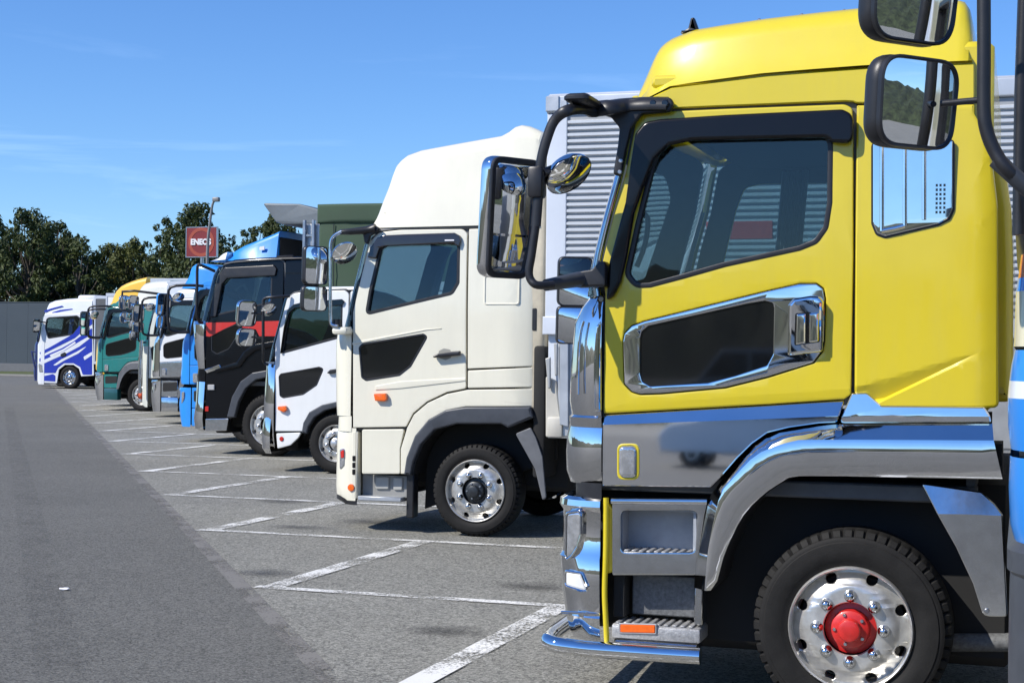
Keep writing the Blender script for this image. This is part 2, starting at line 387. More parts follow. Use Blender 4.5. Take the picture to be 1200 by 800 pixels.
def round_mirror(root, c, rad, tilt_dir, back=None, name='round_mirror'):
    """small convex under-view mirror: chrome bowl with glass facing tilt_dir"""
    q = Vector(tilt_dir).normalized().to_track_quat('-Y', 'Z').to_matrix().to_4x4(); M = Matrix.Translation(c) @ q
    b = lathe_mesh([(0, .075), (rad * .45, .068), (rad * .8, .045), (rad * .97, .018), (rad, 0), (rad * .97, -.004)], 28); b.transform(M)
    o = link(name, b, back or CHROME, root)
    g = lathe_mesh([(0, -.03), (rad * .5, -.022), (rad * .95, -.002)], 28); g.transform(M)
    link('mirror_glass', g, MIRROR, o)
    return o
def section(xf, xe, W, z, ry, n=7, bow=0.06):
    """plan outline of a cab front at height z: near side - rounded corner - front - corner - far side"""
    rx = min(xe - xf - .004, 0.30); pts = [(xe, 0, z)]
    for k in range(n + 1):
        a = PI / 2 * k / n
        pts.append((xf + rx - rx * math.sin(a), ry - ry * math.cos(a), z))
    for k in range(1, 6):
        u = k / 6; pts.append((xf - bow * math.sin(PI * u), ry + (W - 2 * ry) * u, z))
    for k in range(n, -1, -1):
        a = PI / 2 * k / n
        pts.append((xf + rx - rx * math.sin(a), W - ry + ry * math.cos(a), z))
    pts.append((xe, W, z)); return pts
def fascia(name, prof, xe, m, root, W=2.49, ry=0.22, inset=0.0, bow=0.06):
    """front end of a cab lofted through plan outlines; prof = (front x, z[, outward bulge]) from one edge to the other"""
    rings = []; nose = max(0, -root.location.x / root.location.y) * ry * 0.75
    for pt in prof:
        x, z = pt[0] - nose, pt[1]; d = pt[2] if len(pt) > 2 else 0.0
        e = xe if isinstance(xe, (int, float)) else lerp_tab(xe, z)
        rings.append([(a, b + inset + d * ((b - W / 2) / (W / 2)), c) for a, b, c in section(x, max(e, x + .01), W - 2 * inset, z, ry, bow=bow)])
    return loft(name, rings, m, root, closed=False, caps=False, smooth=28)
def roof_ring(x, zb, zt, W, i0, lean, rc, n=5):
    h = zt - zb; rc = max(0.004, min(rc, h * .9)); pts = [(x, i0, zb)]
    top = i0 + lean
    for k in range(n + 1):
        a = PI / 2 * k / n
        pts.append((x, top + rc - rc * math.cos(a), zt - rc + rc * math.sin(a)))
    pts.append((x, W / 2, zt + .015))
    for k in range(n, -1, -1):
        a = PI / 2 * k / n
        pts.append((x, W - top - rc + rc * math.cos(a), zt - rc + rc * math.sin(a)))
    pts.append((x, W - i0, zb)); return pts
def roof(name, tops, zb, m, root, W=2.49, inset=0.03, lean=0.05, rc=0.16, fin=0.5, nose=0.3):
    """high roof: stations along the truck; zb a height or a table; the nose narrows in plan"""
    xs = tops[0][0]; rings = []
    for x, zt in tops:
        b = zb if isinstance(zb, (int, float)) else lerp_tab(zb, x)
        u = max(0, 1 - (x - xs) / fin); ln = lean + nose * u ** 2.2
        rings.append(roof_ring(x, b, max(zt, b + .006), W, inset + .3 * nose * u ** 3, ln, rc))
    return loft(name, rings, m, root, closed=False, smooth=40)
def strip(name, paths, ys, m, root, solid=0.0, smooth=25):
    """sheet lofted through several x-z paths, each at its own y (fender flares); paths resampled to equal counts"""
    def resample(p, n):
        P = [Vector((a, b)) for a, b in p]; L = [0]
        for a, b in zip(P, P[1:]): L.append(L[-1] + (b - a).length)
        out = []
        for k in range(n):
            s = L[-1] * k / (n - 1); i = 0
            while i < len(L) - 2 and L[i + 1] < s: i += 1
            u = (s - L[i]) / max(1e-9, L[i + 1] - L[i]); out.append(P[i].lerp(P[i + 1], u))
        return out
    R = [resample(curve(p), 30) for p in paths]
    return loft(name, [[(q.x, y if not callable(y) else y(q.x, q.y), q.y) for q in r] for r, y in zip(R, ys)], m, root, closed=False, caps=False, smooth=smooth)
def curve(p, n=4):
    return [(v.x, v.y) for v in smooth_path([(a, b, 0) for a, b in p], n)]
def grow(poly, d):
    """offset a polygon outwards (d>0) along its vertex normals"""
    L = len(poly); area = sum(poly[i - 1][0] * poly[i][1] - poly[i][0] * poly[i - 1][1] for i in range(L)); s = 1 if area > 0 else -1; out = []
    for i in range(L):
        p = Vector(poly[i]); a = (p - Vector(poly[i - 1])); b = (Vector(poly[(i + 1) % L]) - p)
        if a.length < 1e-6 or b.length < 1e-6: out.append(tuple(p)); continue
        a.normalize(); b.normalize(); na = Vector((a.y, -a.x)) * s; nb = Vector((b.y, -b.x)) * s
        n = na + nb; n = n / max(.35, n.length_squared / 2) if n.length > 1e-6 else na
        out.append(tuple(p + n * d))
    return out
def seat(root, x, y, z):
    o = box('seat', (x, y, z), (x + .52, y + .52, z + .14), SEAT, root, .05, 3)
    M = Matrix.Translation((x + .46, 0, z + .1)) @ Matrix.Rotation(.2, 4, 'Y')
    bm = bmesh.new(); add_box(bm, (0, y + .02, 0), (.15, y + .5, .62), .06, 3, M)
    link('backrest', finish(bm, 'backrest', 50), SEAT, root)
    bm = bmesh.new(); add_box(bm, (.01, y + .13, .65), (.13, y + .39, .84), .04, 3, M)
    add_box(bm, (.05, y + .2, .6), (.07, y + .22, .67), 0, 1, M); add_box(bm, (.05, y + .3, .6), (.07, y + .32, .67), 0, 1, M)
    link('headrest', finish(bm, 'headrest', 50), SEAT, root)
def interior(root, x0, x1, zf, zsill, ztop, W=2.49, curtain=False, wall=True):
    """floor, dashboard, wheel, two seats, rear wall and roof lining of a cab"""
    box('cab_floor', (x0, .09, zf - .08), (x1 - .05, W - .09, zf), TRIM, root)
    box('roof_lining', (x0 + .35, .1, ztop), (x1 - .05, W - .1, ztop + .03), TRIM, root)
    if wall: box('rear_wall', (x1 - .1, .09, zf), (x1 - .05, W - .09, ztop), TRIM, root)
    dz = zsill
    loft('dashboard', [[(x0 + .12, y, zf), (x0 + .1, y, dz - .12), (x0 + .3, y, dz - .02), (x0 + .52, y, dz - .02), (x0 + .62, y, dz - .1), (x0 + .6, y, zf)] for y in (.12, W - .12)], TRIM, root)
    seat(root, x0 + .95, .35, zf + .42); seat(root, x0 + .95, W - .9, zf + .42)
    me = lathe_mesh([(.19, 0), (.205, -.014), (.22, 0), (.205, .014), (.19, 0)], 28)
    me.transform(Matrix.Translation((x0 + .78, W - .62, dz + .04)) @ Matrix.Rotation(-.9, 4, 'Y') @ Matrix.Rotation(PI / 2, 4, 'X'))
    st = link('steering_wheel', me, BLACK, root)
    if curtain:
        rings = []
        for k in range(15):
            rings.append([(x0 + .55 + .012 * k, W - .16 + .02 * (-1) ** k, zsill - .05), (x0 + .62 + .012 * k, W - .16 + .02 * (-1) ** k, ztop - .02)])
        loft('curtain', rings, CURTAIN, root, closed=False, caps=False)
def chassis(root, x0, x1, z=0.72, W=2.49, R=0.45):
    bm = bmesh.new()
    for y in (W / 2 - .43, W / 2 + .35): add_box(bm, (x0, y, z), (x1, y + .08, z + .24), .008)
    k = x0 + .6
    while k < x1: add_box(bm, (k, W / 2 - .35, z + .03), (k + .08, W / 2 + .35, z + .2)); k += 1.4
    link('chassis_rails', finish(bm, 'chassis'), DARK, root)
def underbody(root, x0, x1, z0, z1, W=2.49):
    box('engine_block', (x0, .45, z0), (x1, W - .45, z1), DARK, root, .05)
def axle(root, x, R, W=2.49): tube('axle', [(x, .25, R), (x, W - .25, R)], .07, DARK, root, 10)
def cargo_box(root, x0, x1, z0, z1, m, W=2.49, ribs=False):
    b = box('cargo_box', (x0, .01, z0), (x1, W - .01, z1), m, root, .02)
    for nm, z in (('top_rail', z1 - .12), ('bottom_rail', z0 - .002)):
        box(nm, (x0 - .01, -.008, z), (x1 + .01, W + .008, z + .125), ALU, b, .01)
    for x in (x0 - .012, x1 - .06):
        for y in (-.012, W - .06): box('corner_post', (x, y, z0 + .12), (x + .075, y + .072, z1 - .115), ALU, b, .01)
    return b
GROUP = 'trucks parked side by side in the row'
def far_side(root, S, W, m):
    """the cab's other side: same plates set back by the cab width"""
    panel('door', [S['door'], S['win']], m, root, W - .04, .04, bev=.012)
    for p in S['rear']: panel('side_panel', p, m, root, W - .04, .04, bev=.012)
    panel('door_lining', [grow(S['door'], .03), S['win']], TRIM, root, W - .075, .03, bev=.004)
    panel('door_window', grow(S['win'], .01), GLASS, root, W - .025, .006, bev=.001)
# ================================================================== the setting
def sheet(name, pts, z, m, kind='structure'):
    bm = bmesh.new(); bm.faces.new([bm.verts.new((x, y, z)) for x, y in pts])
    me = finish(bm, name, 0); o = link(name, me, m); tag(o, kind=kind); return o
PITCH = 3.15
def edge_x(y): return -3.46 - .7105 * (y - 7.68)
sheet('ground', [(-900, -500), (900, -500), (900, 1500), (-900, 1500)], 0, BAY)
sheet('lane', [(edge_x(y / 2) + .035 * pnoise((y * .9, 0, 3)) + .02 * pnoise((y * 2.7, 1, 3)), y / 2) for y in range(-120, 169)] + [(edge_x(84) - 130, 84), (edge_x(-60) - 130, -60)], .004, LANE)
def stripe(name, a, b, wd, m, z=.008):
    a, b = Vector((*a, 0)), Vector((*b, 0)); d = (b - a).normalized(); n = Vector((-d.y, d.x, 0)) * wd / 2
    bm = bmesh.new(); bm.faces.new([bm.verts.new((p.x, p.y, z)) for p in (a - n, b - n, b + n, a + n)])
    return tag(link(name, finish(bm, name, 0), m), kind='structure')
stripe('lane_seam', (edge_x(-40), -40), (edge_x(62), 62), .13, SEAM, .006)
for k in range(-4, 16):
    y = 10.58 + PITCH * k; x0 = edge_x(y) + .12
    stripe('bay_line', (x0, y), (x0 + 13, y), .12, LINE)
    stripe('stop_line', (x0 + .12, y + .065), (x0 + .12, y + PITCH - .065), .17, LINE, .0085)
for k in range(8): stripe('hatch_line', (4.5 + k * 1.3, -7), (7.5 + k * 1.3, 1.5), .35, LINE)
def soft_mark(name, alpha):
    m, t, pp = base(name); co = N(t, 'ShaderNodeTexCoord'); n1 = N(t, 'ShaderNodeTexNoise', Scale=3.0, Detail=6, Roughness=0.7)
    t.links.new(co.outputs['Object'], n1.inputs['Vector']); r = N(t, 'ShaderNodeMapRange'); r.inputs['From Min'].default_value = .4; r.inputs['From Max'].default_value = .7; r.inputs['To Max'].default_value = alpha
    t.links.new(n1.outputs['Fac'], r.inputs['Value']); t.links.new(r.outputs['Result'], pp.inputs['Alpha'])
    pp.inputs['Base Color'].default_value = (.022, .021, .02, 1); pp.inputs['Roughness'].default_value = .8; return m
MARK = soft_mark('tyre_mark', .17)
for off, y0, y1 in ((-1.6, 2, 40), (-3.5, 2, 44), (-5.2, 10, 60), (-7.0, 12, 60), (-2.6, 18, 70)):
    stripe('tyre_mark', (edge_x(y0) + off, y0), (edge_x(y1) + off - .6, y1), .26, MARK, .0062)
# far edge: kerb, grass verge, grey screen wall
GRASS = mat('grass', (0.075, 0.095, 0.022), 0.9, 0, 0, 0.5, 1.5, bump=0.6, bscale=25)
CONC = mat('concrete', (0.26, 0.25, 0.23), 0.85, 0, 0, 0.2, 2, bump=0.1, bscale=40)
WALLG = mat('screen_wall', (0.042, 0.058, 0.074), 0.55, 0, 0, 0.08, 0.5)
kb = box('kerb', (-150, 84, 0), (-38, 84.25, .14), CONC, None, .02); tag(kb, kind='structure')
KD = mat('kerb_face', (0.05, 0.045, 0.04), 0.9, 0, 0, 0.4, 3)
ve = box('verge', (-150, 84.25, 0), (60, 140, .15), GRASS, None, 0); tag(ve, kind='structure')
wl = empty('screen_wall', (-70.2, 93, .15), 'long dark grey panel wall on the grass verge behind the far trucks', 'wall')
for k in range(7):
    box('wall_panel', (1.7 * k, 0, .55), (1.7 * k + 1.694, .15, 4.75), WALLG, wl, .004)
box('plinth', (-.05, -.05, 0), (11.95, .2, .55), mat('plinth_grey', (0.13, 0.135, 0.145), 0.7), wl, .01)
box('cap', (-.02, -.03, 4.75), (11.92, .18, 4.8), WALLG, wl, .01)

# trees
def foliage(name, c1, c2):
    m, t, p = base(name)
    g = N(t, 'ShaderNodeNewGeometry'); mxr = N(t, 'ShaderNodeMix', data_type='RGBA')
    mxr.inputs['A'].default_value = (*c1, 1); mxr.inputs['B'].default_value = (*c2, 1)
    t.links.new(g.outputs['Random Per Island'], mxr.inputs['Factor']); t.links.new(mxr.outputs['Result'], p.inputs['Base Color'])
    p.inputs['Roughness'].default_value = 0.6; p.inputs['Specular IOR Level'].default_value = 0.3
    tl = N(t, 'ShaderNodeBsdfTranslucent'); t.links.new(mxr.outputs['Result'], tl.inputs['Color'])
    ms = N(t, 'ShaderNodeMixShader', Fac=0.2); t.links.new(p.outputs[0], ms.inputs[1]); t.links.new(tl.outputs[0], ms.inputs[2])
    t.links.new(ms.outputs[0], t.nodes['Material Output'].inputs['Surface'])
    return m
LEAF = foliage('leaves_dark', (0.022, 0.040, 0.012), (0.085, 0.105, 0.028)); LEAF2 = foliage('leaves_olive', (0.045, 0.065, 0.018), (0.14, 0.15, 0.04))
BARK = mat('bark', (0.09, 0.075, 0.06), 0.9, 0, 0, 0.3, 6, bump=0.4, bscale=12)
def tree_meshes(seed, h, rx, blobs, leaves, ls, low=0.12, gap=0.0):
    """trunk with limbs that reach the leaf clumps; crown of small leaf quads gathered in clumps of uneven size"""
    rng = random.Random(seed); bm = bmesh.new()
    lean = Vector((rng.uniform(-.4, .4), rng.uniform(-.4, .4), 0))
    spine = [Vector((0, 0, -.3)), Vector((.05, 0, h * .2)), lean * .5 + Vector((0, 0, h * .45)), lean + Vector((0, 0, h * .78))]
    add_tube(bm, smooth_path(spine, 4), [h * .026, h * .008], 8)
    cl = []
    for k in range(blobs):
        u = (k + rng.random()) / blobs; zz = h * (low + (1 - low) * u)
        prof = math.sin(PI * min(1, (u * .86 + .14))) ** .55
        a = k * 2.399 + rng.uniform(-.5, .5); rr = rx * prof * math.sqrt(rng.uniform(.1, 1)) * (1 - .25 * u)
        cl.append((Vector((rr * math.cos(a), rr * math.sin(a), zz)), rx * rng.choice((.10, .14, .19, .25, .32)) * (1 - .45 * u)))
    for k in range(blobs // 5):   # twigs that break out of the outline
        a = rng.uniform(0, 6.28); u = rng.uniform(.35, 1.0); rr = rx * rng.uniform(.75, 1.12) * math.sin(PI * min(1, u * .86 + .14)) ** .55
        cl.append((Vector((rr * math.cos(a), rr * math.sin(a), h * (low + (1.04 - low) * u))), rx * rng.uniform(.06, .12)))
    for c, r in cl[::2]:
        s = spine[1].lerp(spine[3], max(0, min(1, (c.z / h - .3) * 1.1)))
        mid = s.lerp(c, .55) + Vector((0, 0, -.05 * h))
        add_tube(bm, smooth_path([s, mid, c + Vector((0, 0, r * .3))], 3), [h * .009, h * .002], 5)
    trunk = finish(bm, 'trunk', 60)
    V = []; F = []
    tot = sum(r ** 2 for c, r in cl)
    for c, r in cl:
        for _ in range(int(leaves * r ** 2 / tot)):
            d = Vector((rng.gauss(0, 1), rng.gauss(0, 1), rng.gauss(0, .85))).normalized() * r * rng.uniform(.35, 1.0) ** .6
            p = c + d; n = (d.normalized() + Vector((rng.uniform(-1, 1), rng.uniform(-1, 1), rng.uniform(-.4, 1)))).normalized()
            t = n.orthogonal().normalized(); t.rotate(Matrix.Rotation(rng.uniform(0, 6.28), 3, n)); b = n.cross(t)
            s = ls * rng.uniform(.4, 1.5); i = len(V)
            V += [p - t * s, p + b * s * .42 + n * s * .1, p + t * s, p - b * s * .42 + n * s * .1]; F.append((i, i + 1, i + 2, i + 3))
    me = D.meshes.new('crown'); me.from_pydata([tuple(v) for v in V], [], F)
    return trunk, me
TM = [tree_meshes(3, 11, 4.2, 95, 20000, .17, .05), tree_meshes(8, 11, 3.6, 70, 12000, .165, .08), tree_meshes(15, 11, 4.6, 110, 23000, .17, .05), tree_meshes(21, 10.5, 3.4, 44, 5600, .165, .14)]
def tree(x, y, h, kind, label, leaf=None, rz=0.0, sx=1.0):
    t, c = TM[kind]; s = h / 11
    o = empty('tree', (x, y, 0.1), label, 'tree', 'trees beyond the far verge'); o.rotation_euler = (0, 0, rz)
    a = link('trunk', recolor(t, BARK), None, o); b = link('crown', recolor(c, leaf or LEAF), None, o)
    for q in (a, b): q.scale = (s * sx, s * sx, s)
for x, z, y, kind, leaf, rz, sx, label in [
    (*[(-82.27, 12.14)][0], 112, 0, LEAF, .3, 1.0, 'dark bushy tree at the left edge of the photo above the grey wall'),
    (*[(-75.97, 12.4)][0], 108, 2, LEAF, 1.9, .85, 'tallest dark tree rising over the middle of the grey wall'),
    (*[(-76.82, 11.86)][0], 113, 1, LEAF, 2.2, 1.0, 'ragged dark tree between the tallest tree and the loose sparse one'),
    (*[(-71.4, 10.52)][0], 109, 3, LEAF, .9, 1.25, 'sparse tree with see-through branches above the white and blue truck'),
    (*[(-77.15, 10.95)][0], 116, 0, LEAF, 4.2, .9, 'dark tree filling in behind the sparse tree'),
    (*[(-74.42, 10.33)][0], 118, 2, LEAF2, 2.9, .95, 'olive green bushy tree above the teal truck'),
    (*[(-69.64, 10.16)][0], 114, 0, LEAF2, 5.1, .9, 'rounded olive green tree right of the gap in the tree line'),
    (*[(-67.84, 12.35)][0], 117, 1, LEAF, 1.2, .85, 'dark tree just left of the red sign'),
    (*[(-63.29, 13.06)][0], 113, 2, LEAF, 3.8, .85, 'tall dark tree standing behind the red sign and the lamp post'),
    (*[(-64.7, 9.79)][0], 120, 0, LEAF, .5, .9, 'low dark tree behind the blue wind deflector'),
    (*[(-77.5, 14.48)][0], 150, 1, LEAF, 2.5, .8, 'small treetop seen over the blue wind deflector'),
    (*[(-73.5, 14.82)][0], 146, 0, LEAF, 1.0, .6, 'slim treetop seen left of the grey dump body guard'),
    (*[(-73.33, 14.79)][0], 150, 2, LEAF, 3.0, .6, 'treetop half hidden by the grey dump body guard')]:
    tree(x, y, z, kind, label, leaf, rz, sx)

# red petrol sign and lamp post
SIGNRED = mat('sign_red', (0.20, 0.012, 0.009), 0.4, 0, 0.3, 0.06, 1); SIGNOR = mat('sign_ring', (0.34, 0.055, 0.02), 0.4, 0, 0.3, 0.06, 1)
SIGNW = mat('sign_white', (0.75, 0.75, 0.78), 0.5); POLE = mat('lamp_post_grey', (0.22, 0.22, 0.22), 0.5, 0.3)
(sx0, sz1), (sx1, sz0) = [(-56.84, 10.49), (-54.43, 8.4)]
sg = empty('petrol_station_sign', ((sx0 + sx1) / 2, 100, 0), 'square red petrol station sign lettered ENEOS on a pole', 'sign')
sw, sh, sm = (sx1 - sx0) / 2, (sz1 - sz0) / 2, (sz0 + sz1) / 2
panel('sign_board', rect(-sw, sm - sh, sw, sm + sh), SIGNRED, sg, -.12, .24, bev=.03)
panel('sign_ring', [circ(0, sm, sw * .86, 48), circ(0, sm, sw * .66, 48)], SIGNOR, sg, -.14, .03, bev=.004)
panel('sign_frame', [rect(-sw - .05, sm - sh - .05, sw + .05, sm + sh + .05), rect(-sw + .02, sm - sh + .02, sw - .02, sm + sh - .02)], STEEL, sg, -.13, .2, bev=.01)
tube('pole', [(0, .02, 0), (0, .02, sm - sh)], .14, STEEL, sg)
def text(name, s, size, m, parent, loc, bold=.0, ext=.012, sxw=1.0):
    cu = D.curves.new('t', 'FONT'); cu.body = s; cu.size = size; cu.align_x = 'CENTER'; cu.align_y = 'CENTER'; cu.extrude = ext; cu.offset = bold
    o = D.objects.new('t', cu); me = D.meshes.new_from_object(o); D.objects.remove(o); D.curves.remove(cu)
    me.transform(Matrix.Scale(sxw, 4, (1, 0, 0)))
    me.transform(Matrix.Rotation(PI / 2, 4, 'X')); return link(name, me, m, parent, loc)
text('lettering', 'ENEOS', .56, SIGNW, sg, (-.02, -.16, sm), .028, .012, .95)
(lx0, lz0), (lx1, lz1), (lx2, lz2), (lx3, lz3) = [(-53.0, 8.2), (-52.84, 10.41), (-52.66, 11.69), (-52.34, 12.03)]
lp = empty('street_lamp', (lx0, 96, 0), 'slender grey lamp post with a curved top in front of the red sign', 'street lamp')
tube('post', [(0, 0, 0), (0, 0, lz0), (lx1 - lx0, 0, lz1), (lx2 - lx0, 0, lz2), (lx3 - lx0 - .12, 0, lz3 - .05)], [.12, .07], POLE, lp, 8, 4)
box('lamp_head', (lx3 - lx0 - .28, -.16, lz3 - .14), (lx3 - lx0 + .2, .16, lz3 + .16), POLE, lp, .06, 2)

def BUL(pts, ds): return [(a, b, d) for (a, b), d in zip(pts, ds)]
# ================================================================== yellow truck
YEL = paint('yellow', (0.645, 0.515, 0.014), 0.04)
W = 2.49
def yundercut(x, z):
    zl = lerp_tab([(0.23, 1.491), (1.051, 1.573), (1.444, 1.607)], x)
    return 0.10 * max(0, zl - z) * min(1, 1.0) * 1.2 + 0.05 * max(0, z - 2.35) ** 1.3
YS = dict(
 door=rp([(0.23, 1.459), (0.232, 2.054), (0.211, 2.195), (0.267, 2.438), (0.33, 2.671), (0.367, 2.883), (0.379, 2.942), (0.444, 2.963), (0.828, 2.966), (1.403, 2.967), (1.435, 2.946), (1.442, 2.807), (1.45, 2.237), (1.445, 1.578), (1.413, 1.555), (1.052, 1.523)], [.01,.03,.03,0,0,0,.05,0,0,.06,.02,0,0,.02,.01,0]),
 win=rp([(0.336, 2.152), (0.389, 2.092), (0.463, 2.096), (0.626, 2.138), (0.836, 2.196), (1.044, 2.24), (1.196, 2.272), (1.276, 2.304), (1.324, 2.373), (1.341, 2.495), (1.34, 2.786), (1.291, 2.853), (0.617, 2.858), (0.51, 2.836), (0.456, 2.689), (0.39, 2.406)], .06),
 low=rp([(0.325, 1.82), (0.333, 1.863), (0.37, 1.901), (0.435, 1.925), (1.046, 2.075), (1.197, 2.109), (1.278, 2.109), (1.313, 2.083), (1.322, 2.034), (1.32, 1.829), (1.31, 1.78), (1.27, 1.726), (1.05, 1.653), (0.843, 1.598), (0.525, 1.563), (0.417, 1.557), (0.374, 1.568), (0.334, 1.608)], .02),
 rear=[rp([(1.455, 2.961), (1.998, 2.945), (1.998, 2.901), (2.033, 2.836), (2.076, 2.708), (2.105, 2.469), (2.119, 1.528), (1.461, 1.514)], [.01,.01,.02,.02,.05,.05,.03,.01])],
 band=rp([(0.374, 3.006), (0.452, 3.037), (0.551, 3.082), (1.035, 3.122), (1.58, 3.139), (1.996, 3.136), (1.998, 2.953), (1.455, 2.969), (1.439, 2.976), (1.403, 2.98), (0.828, 2.978), (0.444, 2.976), (0.388, 2.959)], 0.01))
yr = empty('truck', (-2.223, 7.65, 0.0), 'bright yellow high-roofed truck cab with chrome lower body and red wheel hub', 'truck', GROUP)
def rearcurl(x, z):
    xe = [(2.02, 2.233)][0][0]
    return 0.9 * max(0, x - xe) ** 1.5 + 0.05 * max(0, z - 2.35) ** 1.3
def rearcrease(x, z):
    a = [(1.46, 1.607), (2.024, 1.788)]; b = [(1.461, 1.538), (1.6, 1.565), (2.024, 1.784)]
    za = lerp_tab(a, x); zb_ = lerp_tab(b, x)
    d = 0
    if z < za: d = 0.036 * min(1, (za - z) / max(.004, za - zb_)) * max(0, min(1, ([(2.024, 1.788)][0][0] - x) / .55 + .03))
    if z < zb_: d *= max(0, 1 - (zb_ - z) / .014)
    return d + rearcurl(x, z)
dr = panel('door', [YS['door'], YS['win'], YS['low']], YEL, yr, 0, .045, bev=.008, bres=1, warp=yundercut, cell=.14, cuts=[[(0.23, 1.491), (1.444, 1.607)]])
a0, a1 = [(1.46, 1.607), (2.024, 1.788)]; b0, b1 = [(1.6, 1.565), (2.024, 1.784)]; c0, c1 = [(1.461, 1.538), (1.6, 1.565)]
def dn(p, d): return (p[0], p[1] - d)
sp = panel('side_panel', [YS['rear'][0]], YEL, yr, 0, .045, bev=.012, bres=1, warp=rearcrease, cell=.036,
      cuts=[(a0, a1), (b0, b1), (c0, c1), (dn(b0, .014), dn(b1, .014))])
panel('cab_roof_band', YS['band'], YEL, yr, -.004, .05, bev=.006, warp=rearcurl, cell=.15)
far_side(yr, YS, W, YEL)
panel('cab_roof_band', YS['band'], YEL, yr, W - .045, .05)
panel('rear_fairing', rp([(1.953, 2.831), (2.098, 2.787), (2.137, 2.667), (2.165, 2.468), (2.175, 2.231), (2.181, 1.553), (1.965, 1.549)], .04), YEL, yr, .14, W - .28, bev=.07, bres=3)
box('rear_wall_outer', ([(1.843, 2.234)][0][0], .06, 1.5), ([(2.084, 2.232)][0][0], W - .06, 3.25), YEL, yr, .03)
panel('door_lining', [grow(YS['door'], .03), YS['win']], TRIM, yr, .05, .03, bev=.004)
panel('side_lining', grow(YS['rear'][0], -.03), TRIM, yr, .06, .03, bev=.004)
# high roof
rt = roof('high_roof', [(0.329, 3.099), (0.338, 3.133), (0.355, 3.185), (0.377, 3.236), (0.399, 3.279), (0.42, 3.317), (0.442, 3.347), (0.469, 3.365), (0.504, 3.381), (0.544, 3.392), (0.631, 3.413), (0.783, 3.427), (0.997, 3.447), (1.25, 3.463), (1.485, 3.475), (1.74, 3.477), (1.916, 3.484), (1.943, 3.474), (1.967, 3.436), (1.984, 3.353)],
     [(0.365, 3.015), (0.452, 3.045), (0.551, 3.09), (1.035, 3.134), (1.58, 3.151), (1.996, 3.148)], YEL, yr, W, .02, .08, .17, .5, .10)
box('roof_step', ([(0.443, 3.092)][0][0], .05, [(1.035, 3.081)][0][1]), ([(1.982, 3.029)][0][0], W - .05, [(1.034, 3.151)][0][1]), YEL, yr, .02)
an = [(0.522, 3.406), (0.575, 3.43), (0.588, 3.482), (0.605, 3.485), (0.628, 3.423), (0.628, 3.405)]
panel('antenna_fin', rp(an, .008), BLACK, yr, .3, .05, bev=.012, bres=1)
for px in (885,935,985): 
    (bx, bz) = [(0.92, 3.464), (1.134, 3.478), (1.345, 3.487)][(px - 885) // 50]
    box('roof_marker', (bx, .34, bz - .05), (bx + .025, .36, bz + .006), CLEAR, yr, .008)
# windscreen, pillars, chrome front
wsx = [(0.212, 2.046), (0.202, 2.182), (0.258, 2.438), (0.321, 2.671), (0.358, 2.883), (0.378, 3.027)]
fascia('windscreen', [(0.139, 2.05), (0.156, 2.183), (0.219, 2.439), (0.282, 2.672), (0.319, 2.884), (0.348, 3.028)], [(z, x - .008) for x, z in wsx], GLASSW, yr, W, .20, .02, .05)
fascia('windscreen_header', [(0.34, 2.982), (0.365, 3.045)], [(0.388, 2.98)][0][0], YEL, yr, W, .2, .012, .05)
tube('pillar_trim', [(x - .018, .005, z) for x, z in wsx], .020, mat('pillar_blue_chrome', (0.45, 0.55, 0.65), .12, 1.0), yr, 8, 3)
cf = fascia('corner_panel', BUL([(0.062, 1.447), (0.053, 1.517), (0.058, 1.646), (0.063, 1.732), (0.071, 1.831), (0.079, 1.913), (0.114, 1.99), (0.166, 2.061), (0.192, 2.076)], [0, 0.012, 0.018, 0.02, 0.018, 0.012, 0, -0.03, -0.05]), [(0.22, 1.819)][0][0], CHROME, yr, W, .26)
vn1 = [(0.128, 1.647), (0.128, 1.819), (0.142, 1.917), (0.177, 1.973), (0.195, 1.973), (0.173, 1.904), (0.161, 1.819), (0.154, 1.648)]
panel('air_slot', rp(vn1, .02), GLOSSBLACK, cf, .02, .05, bev=.01, bres=1)
tube('deflector_strip', [(x, -.004, z) for x, z in [(0.099, 1.553), (0.099, 1.733), (0.108, 1.861), (0.123, 1.921)]], .009, CHROME, cf, 8, 3)
vn2 = [(0.186, 1.469), (0.183, 1.734), (0.194, 1.896), (0.218, 1.926), (0.224, 1.47)]
panel('corner_blade', rp(vn2, .01), CHROME, yr, -.02, .05, bev=.012, bres=2, warp=lambda x, z: .25 * (x - vn2[0][0]) - .01)
fascia('front_band', BUL([(0.05, 1.388), (0.053, 1.436), (0.062, 1.447)], [0.004, 0.016, 0]), [(0.224, 1.436)][0][0], CHROME, yr, W, .25)
fascia('lower_front', BUL([(0.053, 1.103), (0.037, 1.161), (0.036, 1.259), (0.041, 1.337), (0.05, 1.388)], [-0.02, 0.006, 0.014, 0.012, 0.002]), [(0.226, 1.265)][0][0], CHROME, yr, W, .25)
fascia('front_shadow_gap', [(0.09, 1.03), (0.089, 1.111)], [(0.226, 1.095)][0][0], BLACK, yr, W, .24)
